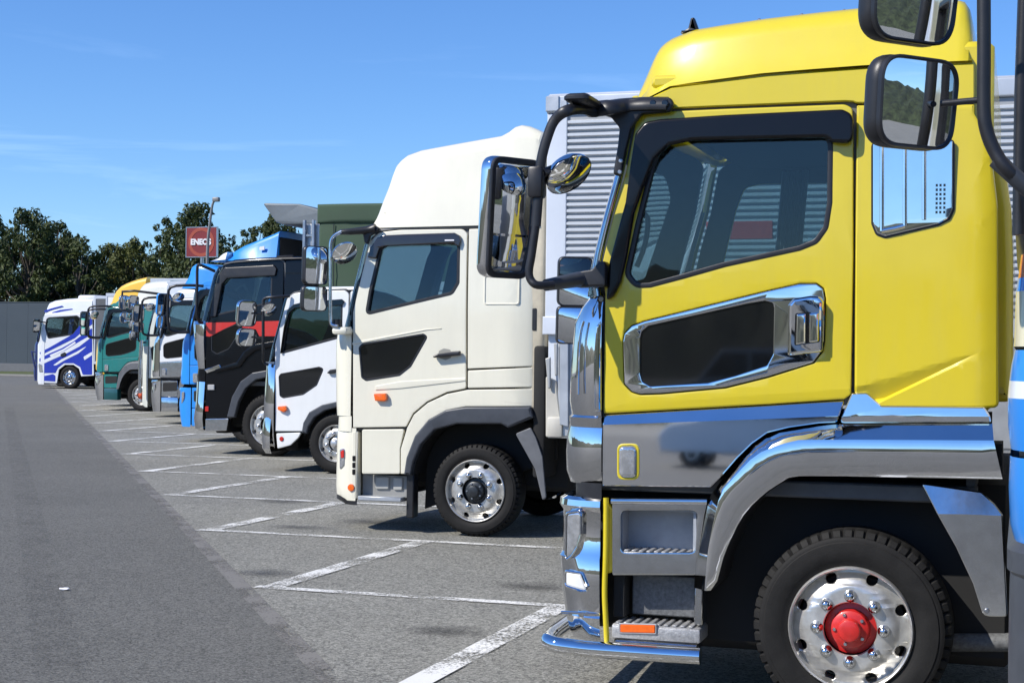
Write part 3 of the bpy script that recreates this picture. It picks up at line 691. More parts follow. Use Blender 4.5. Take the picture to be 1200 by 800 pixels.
# bumper with lamps
bp = fascia('bumper', BUL([(0.072, 0.318), (0.058, 0.355), (0.039, 0.436), (0.037, 0.448), (0.017, 0.584), (0.006, 0.73), (0.019, 0.752), (0.025, 0.872), (0.024, 0.958), (0.005, 0.992), (0.009, 1.022), (0.027, 1.036)], [-0.03, -0.012, 0.003, -0.003, 0.010, 0.014, 0.004, 0.004, 0.004, 0.020, 0.016, -0.01]), [(0.223, 0.754)][0][0], CHROME, yr, W, .22)
box('bumper_bead', ([(0.021, 0.452)][0][0], -.004, [(0.167, 0.457)][0][1] - .006), ([(0.225, 0.464)][0][0], .01, [(0.167, 0.457)][0][1] + .008), CHROME, bp, .004)
hl = rp([(0.033, 0.946), (0.117, 0.966), (0.118, 0.855), (0.097, 0.79), (0.066, 0.746), (0.031, 0.718)], .02)
def bw(x, z):  # follows the rounded bumper corner
    xf = [(0.013, 0.743)][0][0] - .048; rx = [(0.223, 0.754)][0][0] - xf - .004; u = max(0, min(.98, 1 - (x - xf) / rx)); return .22 - .22 * math.sqrt(1 - u * u) - .018
    xf = [(0.017, 0.743)][0][0]; rx = .2; u = max(0, min(1, 1 - (x - xf) / rx)); return .22 - .22 * math.sqrt(max(0, 1 - u * u))
panel('headlight', hl, CLEAR, yr, -.004, .03, bev=.008, bres=1, warp=bw, cell=.03)
panel('headlight_bezel', [grow(hl, .012), hl], CHROME2, yr, -.012, .04, bev=.006, warp=bw, cell=.03)
fg = rp([(0.032, 0.654), (0.121, 0.654), (0.159, 0.575), (0.033, 0.59)], .012)
panel('fog_light_recess', [grow(fg, .012), fg], CHROME, yr, -.012, .03, bev=.006, warp=bw, cell=.03)
panel('fog_light', fg, mat('lamp_white', (.7, .7, .68), .2, 0, .6), yr, -.006, .03, bev=.006, warp=bw, cell=.03)
tube('corner_strip', [(x, .002, z) for x, z in [(0.249, 1.04), (0.251, 0.798), (0.247, 0.585), (0.253, 0.458), (0.261, 0.326)]], .014, YEL, yr, 10, 4)
panel('corner_strip_wide', rp([(0.225, 1.031), (0.278, 0.986), (0.282, 0.667), (0.244, 0.657), (0.228, 0.711)], .015), YEL, yr, .02, .06, bev=.01, bres=1)
gx = [(0.743, 0.293), (0.57, 0.291), (0.224, 0.29), (0.11, 0.293)]; zb_ = gx[-1][1]; xf_ = [(-0.054, 0.331)][0][0]
bar = [(x, -.04, z) for x, z in gx]
bar += [(xf_ + .075, -.035, zb_ + .004), (xf_ + .03, -.015, zb_ + .009), (xf_ + .004, .03, zb_ + .014), (xf_ - .006, .10, zb_ + .018), (xf_ - .02, .3, zb_ + .022), (xf_ - .05, W / 2, zb_ + .024)]
bar += [(x, W - y, z) for x, y, z in bar[-2::-1]]
tube('guard_bar', bar, .041, CHROME, yr, 16, 5)
# chrome door skirt with a ridge
ds = [(0.233, 1.453), (1.052, 1.519), (1.415, 1.551), (1.384, 1.445), (1.298, 1.439), (1.156, 1.415), (1.053, 1.387), (0.979, 1.332), (0.909, 1.261), (0.843, 1.182), (0.781, 1.115), (0.237, 1.101)]
def skirt(x, z):
    zr = lerp_tab([(0.231, 1.404), (1.052, 1.453), (1.378, 1.475)], x); zt = zr + .05
    return (.03 * (z - zr) / .05 if z > zr else -.016 * (zr - z)) - .012
sk = panel('door_skirt', rp(ds, [.01,0,.01,.02,0,0,0,0,0,0,.02,.01]), CHROME, yr, -.012, .04, bev=.005, warp=skirt, cell=.1, cuts=[[(0.231, 1.404), (1.052, 1.453)], [(1.052, 1.453), (1.378, 1.475)]], smooth=8)
mk = [(0.311, 1.314), (0.424, 1.318), (0.426, 1.138), (0.313, 1.134)]
panel('marker_surround', [rp(mk, .035), rp(grow(mk, -.012), .03)], YEL, yr, -.038, .05, bev=.006, bres=1)
panel('side_marker', rp(grow(mk, -.011), .03), CLEAR, yr, -.05, .05, bev=.016, bres=2)
# fender flare
fo = [(0.7, 0.619), (0.709, 0.736), (0.733, 0.863), (0.769, 1.052), (0.806, 1.116), (0.868, 1.197), (0.955, 1.298), (1.053, 1.371), (1.156, 1.402), (1.298, 1.426), (1.39, 1.435)]
fm = [(0.766, 0.619), (0.78, 0.803), (0.808, 0.962), (0.844, 1.097), (0.914, 1.182), (0.988, 1.264), (1.058, 1.309), (1.177, 1.35), (1.298, 1.363), (2.099, 1.382)]
fi = [(0.795, 0.62), (0.824, 0.659), (0.856, 0.786), (0.905, 0.904), (0.958, 1.002), (1.056, 1.103), (1.158, 1.168), (1.26, 1.19), (2.139, 1.205)]
def sample(path, n):
    P = curve(path, 6); return [P[int(k * (len(P) - 1) / (n - 1))] for k in range(n)]
fo2 = fo + [(1.695, 1.445), (2.091, 1.456)]
fl = strip('fender_flare', [fo2, fm], [-.002, -.075], CHROME, yr)
lp1 = [tuple(Vector(a).lerp(Vector(b), .35)) for a, b in zip(sample(fm, 14), sample(fi, 14))]
strip('fender_lip', [fm, lp1, fi], [-.077, -.087, -.070], CHROME, yr, smooth=60)
strip('fender_inner', [fi, [(x + .0, z - .0) for x, z in fi]], [-.07, .32], DARK, yr)
panel('fender_liner', [fi + [(2.137, 1.363), (1.298, 1.355), (1.054, 1.303), (0.915, 1.178), (0.829, 0.992), (0.77, 0.619)]], DARK, yr, .02, .3, bev=.004)
cp = panel('rear_skirt', rp([(1.449, 1.585), (1.52, 1.588), (1.588, 1.527), (2.056, 1.531), (2.079, 1.492), (2.087, 1.46), (1.39, 1.441)], [.01,.02,.02,.02,.02,.01,.02]), CHROME, yr, -.01, .05, bev=.006,
   warp=lambda x, z: .1 * max(0, z - [(1.695, 1.487)][0][1]), cell=.12, cuts=[[(1.45, 1.481), (2.079, 1.496)]], smooth=8)
# steps
so_ = rp([(0.279, 1.041), (0.765, 1.056), (0.749, 0.98), (0.706, 0.678), (0.284, 0.655)], .012)
hs_ = rp([(0.326, 0.979), (0.711, 0.996), (0.702, 0.79), (0.328, 0.772)], .03)
st = panel('step_surround', [so_, hs_], CHROME2, yr, .0, .04, bev=.008, bres=1)
tube('step_rim', [(x, -.004, z) for x, z in [(0.279, 1.026), (0.761, 1.041)]], .016, CHROME, st, 8)
box('step_well', ([(0.311, 0.97)][0][0], .16, [(0.313, 0.758)][0][1]), ([(0.715, 0.987)][0][0], .2, [(0.31, 0.996)][0][1]), STEPIN, st, .005)
sx_, sz_ = [(0.313, 0.771)][0]; ex_ = [(0.715, 0.987)][0][0]; tz_ = [(0.311, 0.983)][0][1]
box('step_well_side', (sx_, .035, sz_), (sx_ + .015, .16, tz_), STEPIN, st, 0); box('step_well_side', (ex_ - .03, .035, sz_), (ex_ - .015, .16, tz_), STEPIN, st, 0)
box('step_well_top', (sx_, .035, tz_), (ex_, .16, tz_ + .015), STEPIN, st, 0)
def tread(parent, x0, x1, z, y0, y1, h=.035):
    b = box('step_tread', (x0, y0, z - h), (x1, y1, z), TREAD, parent, .005)
    n = int((x1 - x0) / .04)
    for k in range(n):
        xx = x0 + .015 + k * (x1 - x0 - .03) / n; box('tread_rib', (xx, y0 + .004, z), (xx + .022, y1 - .004, z + .01), TREAD, b, .003)
tread(st, [(0.328, 0.971)][0][0], [(0.698, 0.987)][0][0], [(0.513, 0.777)][0][1], .002, .17)
box('step_back_panel', ([(0.355, 0.549)][0][0], .14, [(0.356, 0.447)][0][1]), ([(0.698, 0.569)][0][0], .17, [(0.354, 0.65)][0][1]), DUSTY, yr, .006)
box('step_side_post', ([(0.276, 0.544)][0][0], .06, [(0.356, 0.439)][0][1]), ([(0.338, 0.548)][0][0], .18, [(0.354, 0.659)][0][1]), DARK, yr, .006)
box('step_side_post', ([(0.694, 0.569)][0][0], .03, [(0.356, 0.43)][0][1]), ([(0.737, 0.571)][0][0], .16, [(0.354, 0.659)][0][1]), CHROME2, yr, .006)
ls = box('lower_step', ([(0.287, 0.396)][0][0], -.012, [(0.288, 0.347)][0][1]), ([(0.734, 0.425)][0][0], .2, [(0.287, 0.417)][0][1]), TREAD, yr, .012, 2)
tread(ls, [(0.291, 0.396)][0][0], [(0.73, 0.425)][0][0], [(0.287, 0.419)][0][1], -.006, .19, .01)
panel('reflector', rp([(0.336, 0.418), (0.511, 0.425), (0.511, 0.387), (0.336, 0.38)], .006), ORANGE, yr, -.022, .02, bev=.003)
panel('reflector_frame', [rp([(0.327, 0.424), (0.519, 0.432), (0.52, 0.381), (0.327, 0.373)], .006), rp([(0.336, 0.418), (0.511, 0.425), (0.511, 0.387), (0.336, 0.38)], .005)], GALV, yr, -.02, .02, bev=.003)
box('step_valance', ([(0.296, 0.397)][0][0], .01, [(0.288, 0.303)][0][1]), ([(0.717, 0.424)][0][0], .15, [(0.288, 0.343)][0][1]), CHROME2, yr, .008)
# side window with smoked visor
panel('door_window', grow(YS['win'], .012), GLASS, yr, .028, .006, bev=.001)
rb = panel('window_rubber', [grow(YS['win'], .008), grow(YS['win'], -.018)], BLACK, yr, -.004, .04, bev=.006, bres=1, warp=yundercut)
vo = [(0.246, 2.02), (0.261, 2.216), (0.341, 2.509), (0.363, 2.692), (0.385, 2.848), (0.432, 2.906), (0.509, 2.918), (0.828, 2.928), (1.395, 2.935), (1.435, 2.913), (1.446, 2.88), (1.445, 2.766), (1.348, 2.777), (1.316, 2.803), (0.669, 2.808), (0.554, 2.788), (0.482, 2.718), (0.435, 2.601), (0.385, 2.457), (0.348, 2.245), (0.319, 2.114), (0.285, 2.046)]
def vis(x, z): return .05 * max(0, z - 2.35) ** 1.3 - .02 * math.sin(min(1, max(0, (z - 2.2) * 1.4)) * PI / 2)
panel('window_visor', rp(vo, .05), mat('visor_black', (0.006, 0.006, 0.007), .22, 0, 0, .1, 4, spec=.35), yr, -.04, .045, bev=.014, bres=2, warp=vis, cell=.1)
# chrome trim with the small dark window and the handle
lt = panel('lower_window_trim', [grow(YS['low'], -.004), rp([(0.416, 1.842), (0.424, 1.872), (0.456, 1.898), (0.943, 2.008), (1.03, 2.023), (1.073, 2.013), (1.076, 1.984), (1.074, 1.765), (1.046, 1.711), (0.893, 1.659), (0.759, 1.622), (0.469, 1.6), (0.429, 1.622), (0.416, 1.664)], .02)], CHROME, yr, -.006, .03, bev=.006, bres=1, smooth=40)
panel('lower_window', rp([(0.409, 1.842), (0.418, 1.876), (0.456, 1.904), (0.943, 2.015), (1.03, 2.029), (1.079, 2.017), (1.082, 1.984), (1.08, 1.765), (1.046, 1.705), (0.893, 1.653), (0.759, 1.615), (0.469, 1.593), (0.425, 1.618), (0.409, 1.664)], .02), DGLASS, yr, .004, .02, bev=.003)
hd = [(1.149, 2.004), (1.174, 2.034), (1.255, 2.047), (1.299, 2.043), (1.317, 2.02), (1.314, 1.78), (1.146, 1.758)]
hh = panel('door_handle', rp(hd, .015), CHROME, yr, -.045, .05, bev=.018, bres=2, warp=lambda x, z: .03 * math.sin((x + z) * 9) * .2, cell=.04)
hw = [(1.184, 1.962), (1.301, 1.975), (1.302, 1.825), (1.181, 1.807)]
panel('handle_recess', rp(hw, .01), GLOSSBLACK, hh, -.049, .01, bev=.003)
for q in ([(1.191, 1.958), (1.237, 1.962), (1.237, 1.82), (1.188, 1.811)], [(1.251, 1.962), (1.297, 1.968), (1.297, 1.828), (1.251, 1.822)]):
    panel('handle_bar', rp(q, .008), CHROME, hh, -.062, .03, bev=.01, bres=2)
panel('door_lock', circ(*[(1.226, 1.757)][0], .012, 14), GLOSSBLACK, yr, -.012, .01, bev=.002)
# chrome vent plate behind the door
vp = [(1.536, 2.772), (1.54, 2.39), (1.56, 2.341), (1.596, 2.327), (1.842, 2.384), (1.888, 2.409), (1.906, 2.453), (1.903, 2.773)]
vpl = panel('vent_plate', rp(vp, [.01,.05,.02,.03,.02,.03,.03,.01]), CHROME, yr, -.012, .03, bev=.006, bres=1)
panel('vent_gasket', [grow(rp(vp, .02), .008), grow(rp(vp, .02), -.002)], BLACK, yr, -.004, .01, bev=.002)
for px, hb in ((1033.5, 271), (1060.5, 266), (1083, 259)):
    (tx, tz), (bx, bz) = {1033.5: [(1.578, 2.754), (1.582, 2.353)], 1060.5: [(1.684, 2.751), (1.688, 2.376)], 1083: [(1.772, 2.748), (1.775, 2.403)]}[px]
    tube('vent_bead', [(tx, -.014, tz), (bx, -.014, bz)], .011, CHROME, vpl, 10)
tube('vent_bead', [(x, -.014, z) for x, z in [(1.582, 2.353), (1.647, 2.365), (1.688, 2.376)]], .011, CHROME, vpl, 10)
for px in range(3):
    x, z = [(1.832, 2.57), (1.849, 2.57), (1.867, 2.57)][px]
    for k in range(7): box('vent_slot', (x - .005, -.0145, z - .012 - k * .021), (x + .005, -.011, z - k * .021), GLOSSBLACK, vpl, 0)
# rear mudguard
mg = rp([(1.772, 1.168), (2.045, 1.138), (2.106, 1.086), (2.14, 1.04), (2.167, 0.569), (2.058, 0.564), (2.011, 0.713), (1.933, 0.88), (1.847, 1.031)], [.01,.02,.02,.02,.02,.04,.1,.1,.02])
panel('mudguard', mg, CHROME2, yr, -.02, .03, bev=.006, bres=1, warp=lambda x, z: .25 * max(0, z - [(1.854, 1.031)][0][1]), cell=.1, cuts=[[(1.699, 1.025), (2.159, 1.04)]], smooth=10)
panel('mudguard_bolt', circ(*[(2.075, 0.593)][0], .012, 10), STEEL, yr, -.03, .012, bev=.003)
# mirrors on their stay
up = [(x, -.015, z) for x, z in [(0.543, 2.993), (0.444, 2.997), (0.335, 2.995)]] + [(x, -.10, z) for x, z in [(0.273, 2.973), (0.186, 2.968)]] + [(x, -.36, z) for x, z in [(0.142, 2.927), (0.069, 2.884)]] + [(x, -.36, z) for x, z in [(0.028, 2.794), (-0.001, 2.679), (-0.012, 2.535), (-0.023, 2.37)]]
bm = bmesh.new(); pth = smooth_path(up, 5); add_tube(bm, pth, [.046 if i < 22 else .030 - .004 * min(1, (i - 22) / 10) for i in range(len(pth))], 10, .6)
arm = link('mirror_arm', finish(bm, 'arm', 50), BLACK, yr)
panel('arm_foot', rp([(0.56, 3.025), (0.577, 2.991), (0.561, 2.952), (0.414, 2.946), (0.363, 2.88), (0.334, 2.754), (0.314, 2.639), (0.27, 2.649), (0.294, 2.797), (0.302, 2.882), (0.258, 2.935), (0.187, 2.959), (0.186, 3.014), (0.361, 3.025)], .03), BLACK, arm, -.028, .04, bev=.012, bres=2)
box('arm_hump', ([(0.103, 2.997)][0][0], -.36, [(0.178, 2.965)][0][1]), ([(0.234, 2.992)][0][0], -.1, [(0.177, 3.011)][0][1]), BLACK, arm, .03, 3)
for px in (0, 1): 
    x, z = [(0.477, 2.993), (0.537, 2.991)][px]; panel('arm_bolt', circ(x, z, .018, 12), GLOSSBLACK, arm, -.05, .02, bev=.004)
    x, z = [(0.315, 2.715), (0.311, 2.66)][px]; panel('arm_bolt', circ(x, z, .011, 10), STEEL, arm, -.045, .02, bev=.003)
tube('mirror_arm_lower', [(x, -.36, z) for x, z in [(-0.023, 2.37), (-0.043, 2.226), (-0.055, 2.152), (-0.045, 2.11), (-0.011, 2.085)]] + [(x, -.3, z) for x, z in [(0.049, 2.09)]], .020, BLACK, arm, 10, 4)
tube('arm_sleeve', [(x, -.3, z) for x, z in [(0.014, 2.088)]] + [(x, -.06, z) for x, z in [(0.12, 2.128)]], [.030, .040], GUARD, arm, 10)
panel('arm_bracket', rp([(0.094, 2.163), (0.182, 2.176), (0.217, 2.214), (0.252, 2.218), (0.253, 2.09), (0.095, 2.086)], .015), BLACK, arm, -.08, .09, bev=.012, bres=1)
mc = [(-0.186, 2.422)][0]
mirror(yr, (mc[0], -.22, mc[1]), .33, .60, math.radians(57), CHROME, .10, .07, .045, .36, .03)
box('mirror_clamp', ([(-0.061, 2.639)][0][0], -.39, [(-0.024, 2.506)][0][1]), ([(0.013, 2.638)][0][0], -.30, [(-0.026, 2.659)][0][1]), BLACK, arm, .015, 2)
rc_ = [(0.11, 2.627)][0]
round_mirror(yr, (rc_[0], -.25, rc_[1]), .125, (.62, -.35, -.72), CHROME)
tube('round_mirror_stem', [(rc_[0] - .03, -.25, rc_[1] + .05), ([(0.009, 2.625)][0][0], -.36, [(0.009, 2.625)][0][1])], .022, BLACK, arm)
# far side mirrors seen through the windscreen
fx = [(-0.681, 2.249), (-0.708, 1.952)]
mirror(yr, (fx[0][0], 2.7, fx[0][1]), .24, .34, math.radians(25), BLACK, .06, .05)
mirror(yr, (fx[1][0], 2.7, fx[1][1]), .20, .26, math.radians(25), BLACK, .06, .04)
tube('mirror_arm', [(fx[0][0], 2.76, fx[0][1]), (fx[1][0], 2.76, fx[1][1] - .1), (fx[1][0] + .3, 2.5, fx[1][1] - .12)], .018, BLACK, yr, 8, 4)
interior(yr, [(0.146, 2.247)][0][0], [(2.073, 2.232)][0][0], 1.15, [(0.389, 2.075)][0][1] + .02, [(1.037, 2.944)][0][1], W, True)
hb = [(0.364, 2.2), (0.402, 2.316), (0.414, 2.444), (0.383, 2.466)]
tube('grab_handle', [(hb[0][0], .12, hb[0][1]), (hb[1][0], .14, hb[1][1]), (hb[2][0], .14, hb[2][1]), (hb[3][0], .1, hb[3][1])], .014, BLACK, yr, 8, 3)
wx, wz = [(1.454, 0.467)][0]
YR = [(1.454, 0.467)][0][1]
wheel(yr, wx, -.005, YR, .291, ALLOY, HUBRED); wheel(yr, wx, W + .005, YR, .291, ALLOY, HUBRED, False, True)
axle(yr, wx, YR); chassis(yr, .5, 11, .7); box('engine_block', (.3, .3, .27), (2.2, W - .3, 1.2), DARK, yr, .05)  # engine block drawn oversize to keep the gaps below the cab black
box('front_crossmember', (.12, .25, .35), (.35, W - .25, 1.6), DARK, yr, .03)
box('wheel_well', ([(0.749, 0.989)][0][0], .33, .95), ([(2.084, 1.045)][0][0], .36, 1.5), DARK, yr, 0)
tube('fuel_tank_pipe', [(x, .3, z) for x, z in [(1.806, 0.375), (2.622, 0.43)]], .045, DUSTY, yr, 12)
cargo_box(yr, 2.62, 11.6, 1.05, 3.55, ALU, W)
for x in (8.4, 9.7):
    wheel(yr, x, .0, YR, .291, ALLOY, HUBDK, False); wheel(yr, x, W, YR, .291, ALLOY, HUBDK, False, True); axle(yr, x, YR)

# ================================================================== white truck with the ribbed box
WHT = paint('warm_white', (0.74, 0.71, 0.58), 0.04)
WW = 2.47
WS = dict(
 door=rp([(0.187, 1.012), (0.171, 2.141), (0.235, 2.426), (0.329, 2.835), (0.418, 2.926), (0.678, 2.952), (1.294, 2.948), (1.338, 2.906), (1.357, 1.418), (1.158, 1.377), (0.957, 1.283), (0.817, 1.169), (0.744, 1.035)], [.01,.01,0,.05,.1,0,.06,.03,.03,0,0,0,.02]),
 win=rp([(0.321, 2.134), (0.354, 2.351), (0.447, 2.767), (0.51, 2.804), (1.252, 2.817), (1.257, 2.432), (1.198, 2.333)], [.03,0,.03,.03,.04,.04,.06]),
 low=rp([(0.244, 1.799), (0.275, 1.507), (0.321, 1.478), (0.67, 1.534), (0.785, 1.622), (0.953, 1.909), (0.913, 1.934), (0.28, 1.833)], .03),
 rear=[rp([(1.355, 2.947), (1.819, 2.957), (1.955, 2.923), (2.0, 2.68), (2.013, 1.639), (1.372, 1.606)], [.01,.02,.05,.05,.01,.01]), rp([(1.373, 1.59), (2.009, 1.627), (2.016, 1.442), (1.375, 1.422)], .012), rp([(1.162, 1.361), (1.375, 1.406), (2.016, 1.426), (2.01, 1.26), (1.36, 1.246), (1.169, 1.209), (0.995, 1.115), (0.864, 0.964), (0.787, 0.771), (0.754, 0.58), (0.696, 0.578), (0.693, 0.818), (0.757, 1.027), (0.826, 1.156), (0.966, 1.271)], .008)],
)
def wtum(x, z): return .05 * max(0, z - 2.15) ** 1.3
def wcurl(x, z): return .8 * max(0, x - [(1.831, 2.681)][0][0]) ** 1.6 + wtum(x, z)
WWIN = WS['win']
def cab_white(root, S, M_, curl, Wd, lowglass=True, tum=wtum):
    panel('door', [S['door'], S['win']] + ([S['low']] if S.get('low') else []), M_, root, 0, .045, bev=.008, bres=1, warp=tum, cell=.2)
    for p in S['rear']: panel('side_panel', p, M_, root, 0, .045, bev=.008, bres=1, warp=curl, cell=.12)
    far_side(root, S, Wd, M_)
    panel('door_lining', [grow(S['door'], .03), S['win']], TRIM, root, .06, .03, bev=.004)
    panel('door_window', grow(S['win'], .012), GLASS, root, .03, .006, bev=.001, warp=tum)
    panel('window_rubber', [grow(S['win'], .022), grow(S['win'], -.012)], BLACK, root, -.004, .04, bev=.006, warp=tum)
    if S.get('low'):
        panel('lower_window', grow(S['low'], .005), DGLASS, root, .004, .03, bev=.004)
        panel('lower_window_rubber', [grow(S['low'], .008), grow(S['low'], -.012)], BLACK, root, -.004, .02, bev=.004)
wr = empty('truck', (-6.429, 14.25, 0.0), 'off-white truck with tall roof fairing, black wheel arch and ribbed silver box', 'truck', GROUP)
cab_white(wr, WS, WHT, wcurl, WW)
panel('lower_step_panel', rp([(0.282, 0.998), (0.726, 1.014), (0.684, 0.818), (0.688, 0.578), (0.288, 0.564)], .02), WHT, wr, 0, .05, bev=.008, bres=1)
panel('arch_flare', rp([(0.737, 0.571), (0.761, 0.738), (0.847, 0.955), (0.986, 1.115), (1.16, 1.209), (1.36, 1.242), (2.01, 1.256), (2.041, 1.156), (1.792, 1.053), (1.723, 1.088), (1.275, 1.077), (1.049, 1.014), (0.91, 0.87), (0.833, 0.69), (0.808, 0.574)], .01), GUARD, wr, -.03, .10, bev=.02, bres=2)
panel('arch_liner', rp([(0.812, 0.211), (0.833, 0.69), (0.91, 0.874), (1.049, 1.018), (1.275, 1.081), (1.723, 1.092), (2.164, 1.071), (2.167, 0.75)], .01) , DARK, wr, .36, .03, bev=.002)
strip('arch_inner', [[(0.808, 0.574), (0.833, 0.69), (0.91, 0.874), (1.049, 1.018), (1.275, 1.077), (1.723, 1.088)]] * 2, [.0, .36], DARK, wr)
panel('mudguard', rp([(1.861, 0.999), (2.012, 1.063), (2.064, 0.972), (2.133, 0.789), (2.172, 0.405), (2.138, 0.379), (2.059, 0.674)], .02), MUDG, wr, -.01, .03, bev=.01, bres=1)
box('mud_flap', ([(0.733, 0.538)][0][0], .06, [(0.733, 0.15)][0][1]), ([(0.808, 0.541)][0][0], .2, [(0.727, 0.604)][0][1]), BLACK, wr, .01)
fascia('corner_panel', [(0.016, 1.125), (0.005, 1.268), (-0.004, 1.603), (-0.003, 1.855), (0.014, 1.956), (0.068, 1.998)], [(0.16, 1.606)][0][0], WHT, wr, WW, .25)
fascia('windscreen', [(0.078, 1.982), (0.13, 2.141), (0.19, 2.401), (0.294, 2.794), (0.355, 2.943)], [(z, x - .006) for x, z in [(0.16, 1.982), (0.157, 2.141), (0.217, 2.401), (0.321, 2.793), (0.4, 2.943)]], GLASSW, wr, WW, .22, .02)
fascia('front_lower', [(0.028, 0.974), (0.035, 1.126)], [(0.172, 1.062)][0][0], WHT, wr, WW, .24)
fascia('bumper', [(0.092, 0.298), (0.018, 0.345), (0.008, 0.429), (0.01, 0.638), (0.011, 0.848), (0.019, 0.974), (0.055, 1.009)], [(0.223, 0.687)][0][0], WHT, wr, WW, .24)
fascia('bumper_lip', [(0.111, 0.257), (0.01, 0.303), (0.009, 0.37)], [(0.237, 0.354)][0][0], BLACK, wr, WW, .24, .01)
def wbw(x, z):
    xf = [(0.015, 0.597)][0][0] - .081; rx = [(0.224, 0.604)][0][0] - xf - .004; u = max(0, min(.98, 1 - (x - xf) / rx)); return .24 - .24 * math.sqrt(1 - u * u) - .006
panel('headlight', rp([(0.021, 0.79), (0.094, 0.809), (0.092, 0.641), (0.042, 0.598), (0.024, 0.605)], .02), CLEAR, wr, -.006, .03, bev=.006, warp=wbw, cell=.03)
panel('turn_signal', rp([(0.04, 0.774), (0.09, 0.796), (0.091, 0.716), (0.05, 0.707)], .01), REDL, wr, -.014, .02, bev=.004, warp=wbw, cell=.03)
for k in range(3):
    q = [(0.186, 0.736), (0.218, 0.741), (0.219, 0.687), (0.187, 0.686)]; panel('bumper_slot', [(x, z - k * .066) for x, z in rp(q, .008)], GLOSSBLACK, wr, -.006, .02, bev=.003)
panel('round_marker', circ(*[(0.177, 0.427)][0], .036, 18), ORANGE, wr, -.014, .03, bev=.008, bres=1)
box('bumper_end', ([(0.18, 0.519)][0][0], .0, [(0.174, 0.318)][0][1]), ([(0.239, 0.521)][0][0], .1, [(0.164, 0.978)][0][1]), WHT, wr, .01)
box('step_well_back', ([(0.245, 0.437)][0][0], .12, [(0.173, 0.335)][0][1]), ([(0.719, 0.538)][0][0], .16, [(0.17, 0.552)][0][1]), mat('step_recess', (.24, .24, .23), .6), wr, .005)
for q in ([(0.388, 0.534), (0.532, 0.539), (0.533, 0.415), (0.39, 0.41)], [(0.577, 0.533), (0.675, 0.536), (0.676, 0.412), (0.578, 0.408)]):
    panel('step_lid', rp(q, .02), mat('step_lid_grey', (.36, .36, .34), .6), wr, .1, .03, bev=.008)
box('step_tread', ([(0.245, 0.437)][0][0], .0, [(0.247, 0.304)][0][1]), ([(0.703, 0.455)][0][0], .2, [(0.246, 0.35)][0][1]), GALV, wr, .008)
panel('window_visor', rp([(0.322, 2.676), (0.348, 2.776), (0.419, 2.872), (0.491, 2.896), (0.705, 2.903), (1.216, 2.912), (1.273, 2.882), (1.287, 2.833), (1.27, 2.776), (1.235, 2.784), (1.218, 2.805), (0.51, 2.787), (0.447, 2.767), (0.413, 2.667)], .012), mat('visor_brown', (0.022, 0.018, 0.017), .15, 0, .6), wr, -.035, .04, bev=.01, bres=1, warp=wtum)
panel('visor_label', rect(*[(1.125, 2.831)][0], *[(1.221, 2.844)][0]), SIGNW, wr, -.038, .004, bev=.001, warp=wtum)
panel('handle_recess', rp([(1.074, 1.774), (1.126, 1.8), (1.196, 1.788), (1.206, 1.71), (1.145, 1.685), (1.075, 1.709)], .02), mat('recess_shade_white', (.3, .29, .25), .5), wr, -.002, .006, bev=.002)  # flat plate, the recess shade is put into its darker white
hb = [(1.032, 1.724), (1.084, 1.75), (1.232, 1.772), (1.31, 1.777), (1.311, 1.736), (1.233, 1.727), (1.085, 1.709), (1.041, 1.708)]
panel('door_handle', rp(hb, .01), BLACK, wr, -.06, .05, bev=.012, bres=1)
panel('side_marker', rp([(0.417, 1.351), (0.547, 1.358), (0.557, 1.296), (0.531, 1.278), (0.432, 1.28)], .012), ORANGE, wr, -.045, .05, bev=.012, bres=1)
ep = [(1.525, 2.504), (1.884, 2.503), (1.883, 2.22), (1.529, 2.219)]
panel('side_hatch', [rp(ep, .03), rp(grow(ep, -.014), .02)], WHT, wr, -.008, .02, bev=.006, bres=1, warp=wcurl)
panel('door_crease', rp([(0.171, 1.848), (0.948, 1.987), (1.158, 1.993), (0.948, 1.971), (0.171, 1.823)], .005), WHT, wr, -.006, .02, bev=.004)
panel('belt_ridge', rp([(0.421, 1.426), (0.689, 1.476), (1.356, 1.52), (1.357, 1.491), (0.69, 1.406), (0.421, 1.384)], .01), WHT, wr, -.008, .02, bev=.006, bres=1)
box('rear_wall_outer', ([(1.816, 1.871)][0][0], .05, 1.2), ([(2.128, 1.874)][0][0], WW - .05, 3.4), mat('stained_cream', (.55, .49, .37), .5, 0, .2, .25, 4), wr, .06, 3)
box('rear_vent', ([(1.999, 2.083)][0][0], .04, [(2.001, 1.978)][0][1]), ([(2.042, 2.083)][0][0], .1, [(1.998, 2.188)][0][1]), BLACK, wr, .006)
panel('roof_gutter', rp([(0.337, 2.935), (0.4, 2.972), (1.502, 2.979), (1.988, 2.979), (1.989, 2.951), (1.329, 2.953), (0.678, 2.957), (0.418, 2.934)], .006), mat('gutter_grey', (.28, .27, .25), .5), wr, -.004, .05, bev=.006, warp=wcurl)
box('cab_gap_shade_block', ([(2.022, 1.631)][0][0], .02, [(2.035, 0.585)][0][1]), ([(2.14, 1.633)][0][0], .5, [(2.019, 1.833)][0][1]), DARK, wr, .03, 2)  # black block stands in for the shadowed gap and hoses behind the cab
rf = roof('roof_fairing', [(0.26, 3.007), (0.295, 3.095), (0.34, 3.183), (0.402, 3.313), (0.473, 3.455), (0.508, 3.547), (0.543, 3.622), (0.588, 3.663), (0.65, 3.703), (0.794, 3.746), (1.202, 3.805), (1.622, 3.862), (1.699, 3.901), (1.759, 3.944), (1.819, 3.959), (1.897, 3.944), (1.983, 3.908), (2.026, 3.878), (2.044, 3.788)],
     [(0.336, 2.969), (1.458, 2.978), (2.14, 2.985)], WHT, wr, WW, .02, .09, .14, .5, .10)
